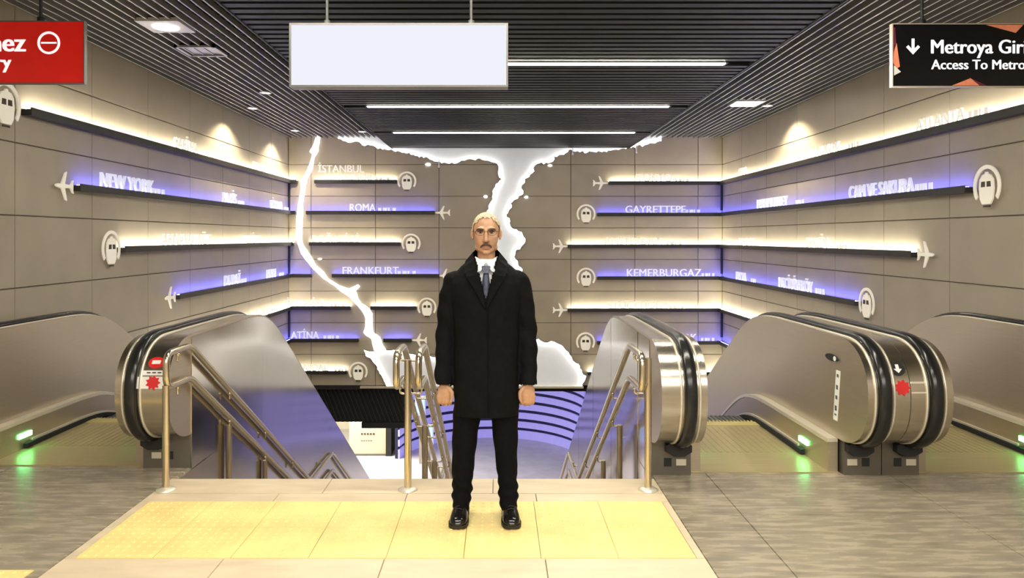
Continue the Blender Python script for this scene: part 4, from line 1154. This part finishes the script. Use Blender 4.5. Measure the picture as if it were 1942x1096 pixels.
# collar and lapels
b = MB()
def strap(pts, wd, th=0.008):
    """flat leather-thick cloth leaf from inner edge points to outer edge points"""
    n = len(pts); A = [P_(*p) for p in pts]; Bq = [P_(*q) for q in wd]
    nrm = Vector((0, -1, 0.15)).normalized()
    for off in (0,):
        vs = A + Bq + [p + nrm * th for p in A] + [p + nrm * th for p in Bq]
        fs = []
        for i in range(n - 1):
            fs += [(i, i + 1, n + i + 1, n + i), (2 * n + i, 3 * n + i, 3 * n + i + 1, 2 * n + i + 1), (i, 2 * n + i, 2 * n + i + 1, i + 1), (n + i, n + i + 1, 3 * n + i + 1, 3 * n + i)]
        fs += [(0, n, 3 * n, 2 * n), (n - 1, 3 * n - 1, 4 * n - 1, 2 * n - 1)]
        b.add(vs, fs)
for s in (-1, 1):
    # lapel from the closing point up to the notch
    strap([(s * 0.002, -0.147, 1.20), (s * 0.022, -0.146, 1.30), (s * 0.042, -0.136, 1.385), (s * 0.054, -0.118, 1.42)],
          [(s * 0.006, -0.147, 1.20), (s * 0.070, -0.141, 1.315), (s * 0.108, -0.124, 1.372), (s * 0.112, -0.110, 1.395)])
    # collar leaf around the neck
    strap([(s * 0.052, -0.118, 1.415), (s * 0.066, -0.082, 1.465), (s * 0.076, -0.020, 1.505), (s * 0.060, 0.055, 1.520), (s * 0.02, 0.085, 1.522)],
          [(s * 0.118, -0.108, 1.388), (s * 0.122, -0.076, 1.422), (s * 0.120, -0.015, 1.452), (s * 0.090, 0.085, 1.462), (s * 0.02, 0.108, 1.465)])
b.build('collar_and_lapels', 'coat', man)
b = MB(); b.tube([P_(0.010, -0.1435, 1.20), P_(0.012, -0.144, 1.05), P_(0.014, -0.149, 0.85), P_(0.014, -0.149, 0.605)], 0.0035, 6); b.build('front_placket', 'coat', man)

# ---- trousers
b = MB()
loft(b, [(0, 0.0, 0.72, 0.155, 0.105), (0, 0.0, 0.90, 0.16, 0.11), (0, 0, 1.0, 0.155, 0.105)])
def leg(secs):
    b.rings([[p for p in oval(cx, cy, z, a, c, 22, 2.1)] for cx, cy, z, a, c in secs], True, True)
leg([(-0.085, 0, 0.80, 0.080, 0.10), (-0.095, 0, 0.70, 0.082, 0.098), (-0.108, 0, 0.60, 0.080, 0.092), (-0.120, -0.004, 0.48, 0.073, 0.080), (-0.130, 0.004, 0.34, 0.066, 0.074), (-0.136, 0.014, 0.22, 0.060, 0.070), (-0.138, 0.010, 0.15, 0.056, 0.070), (-0.140, -0.008, 0.10, 0.051, 0.088), (-0.141, -0.008, 0.055, 0.047, 0.086)])
leg([(0.085, 0, 0.80, 0.080, 0.10), (0.095, 0, 0.70, 0.082, 0.098), (0.103, 0, 0.60, 0.080, 0.092), (0.108, -0.004, 0.48, 0.072, 0.080), (0.113, 0.004, 0.34, 0.063, 0.074), (0.120, 0.014, 0.23, 0.056, 0.070), (0.124, 0.010, 0.16, 0.057, 0.070), (0.126, -0.008, 0.10, 0.051, 0.088), (0.129, -0.008, 0.055, 0.047, 0.086)])
def bunch(co, n):
    q = co - P_(0, 0, 0)
    k = 0.0055 * math.sin(q.z * 92 + q.x * 18 + 2 * math.sin(q.y * 30)) * max(0, 1 - abs(q.z - 0.145) / 0.14)
    k += 0.0018 * math.sin(q.z * 40 + q.x * 50)
    return co + n * k
remesh(b, 'trousers', 0.0065, 4, 'trouser', man, disp=bunch)

# ---- shoes
for s, fx in ((-1, -0.143), (1, 0.131)):
    rt = math.radians(4 * s)
    def F(x, y, z):
        c, sn = math.cos(rt), math.sin(rt)
        return P_(fx + x * c - y * sn, y * c + x * sn, z)
    secs = [(-0.190, 0.016, 0.020, 0.034), (-0.182, 0.032, 0.022, 0.052), (-0.162, 0.044, 0.022, 0.064), (-0.125, 0.0500, 0.022, 0.074), (-0.085, 0.0485, 0.022, 0.092), (-0.045, 0.043, 0.022, 0.108), (0.0, 0.037, 0.022, 0.108), (0.05, 0.036, 0.022, 0.102), (0.085, 0.033, 0.022, 0.085), (0.102, 0.020, 0.022, 0.060)]
    rr = []
    for y, a, z0, z1 in secs:
        rr.append([F(a * math.copysign(abs(math.cos(t)) ** 0.8, math.cos(t)), y, z0 + (z1 - z0) * max(0, math.sin(t)) ** 0.8) for t in [math.pi * k / 12 for k in range(13)]] )
    b = MB(); b.rings(rr, True, True); sh = b.build('shoe', 'leather', man)
    b = MB(); rr = []
    for y, a, z0, z1 in secs:
        a2 = a + 0.005; zb = 0.006
        rr.append([F(-a2, y, zb), F(a2, y, zb), F(a2, y, 0.024), F(-a2, y, 0.024)])
    b.rings(rr, False, True); b.build('sole', 'sole', sh)
    b = MB()
    for k in range(4):
        y = -0.105 + 0.018 * k; z = 0.086 + 0.009 * k
        b.tube([F(-0.018, y, z - 0.002), F(0, y - 0.004, z + 0.005), F(0.018, y, z - 0.002)], 0.0022, 6)
    b.build('laces', 'sole', sh)

bpy.data.scenes.remove(_scratch)
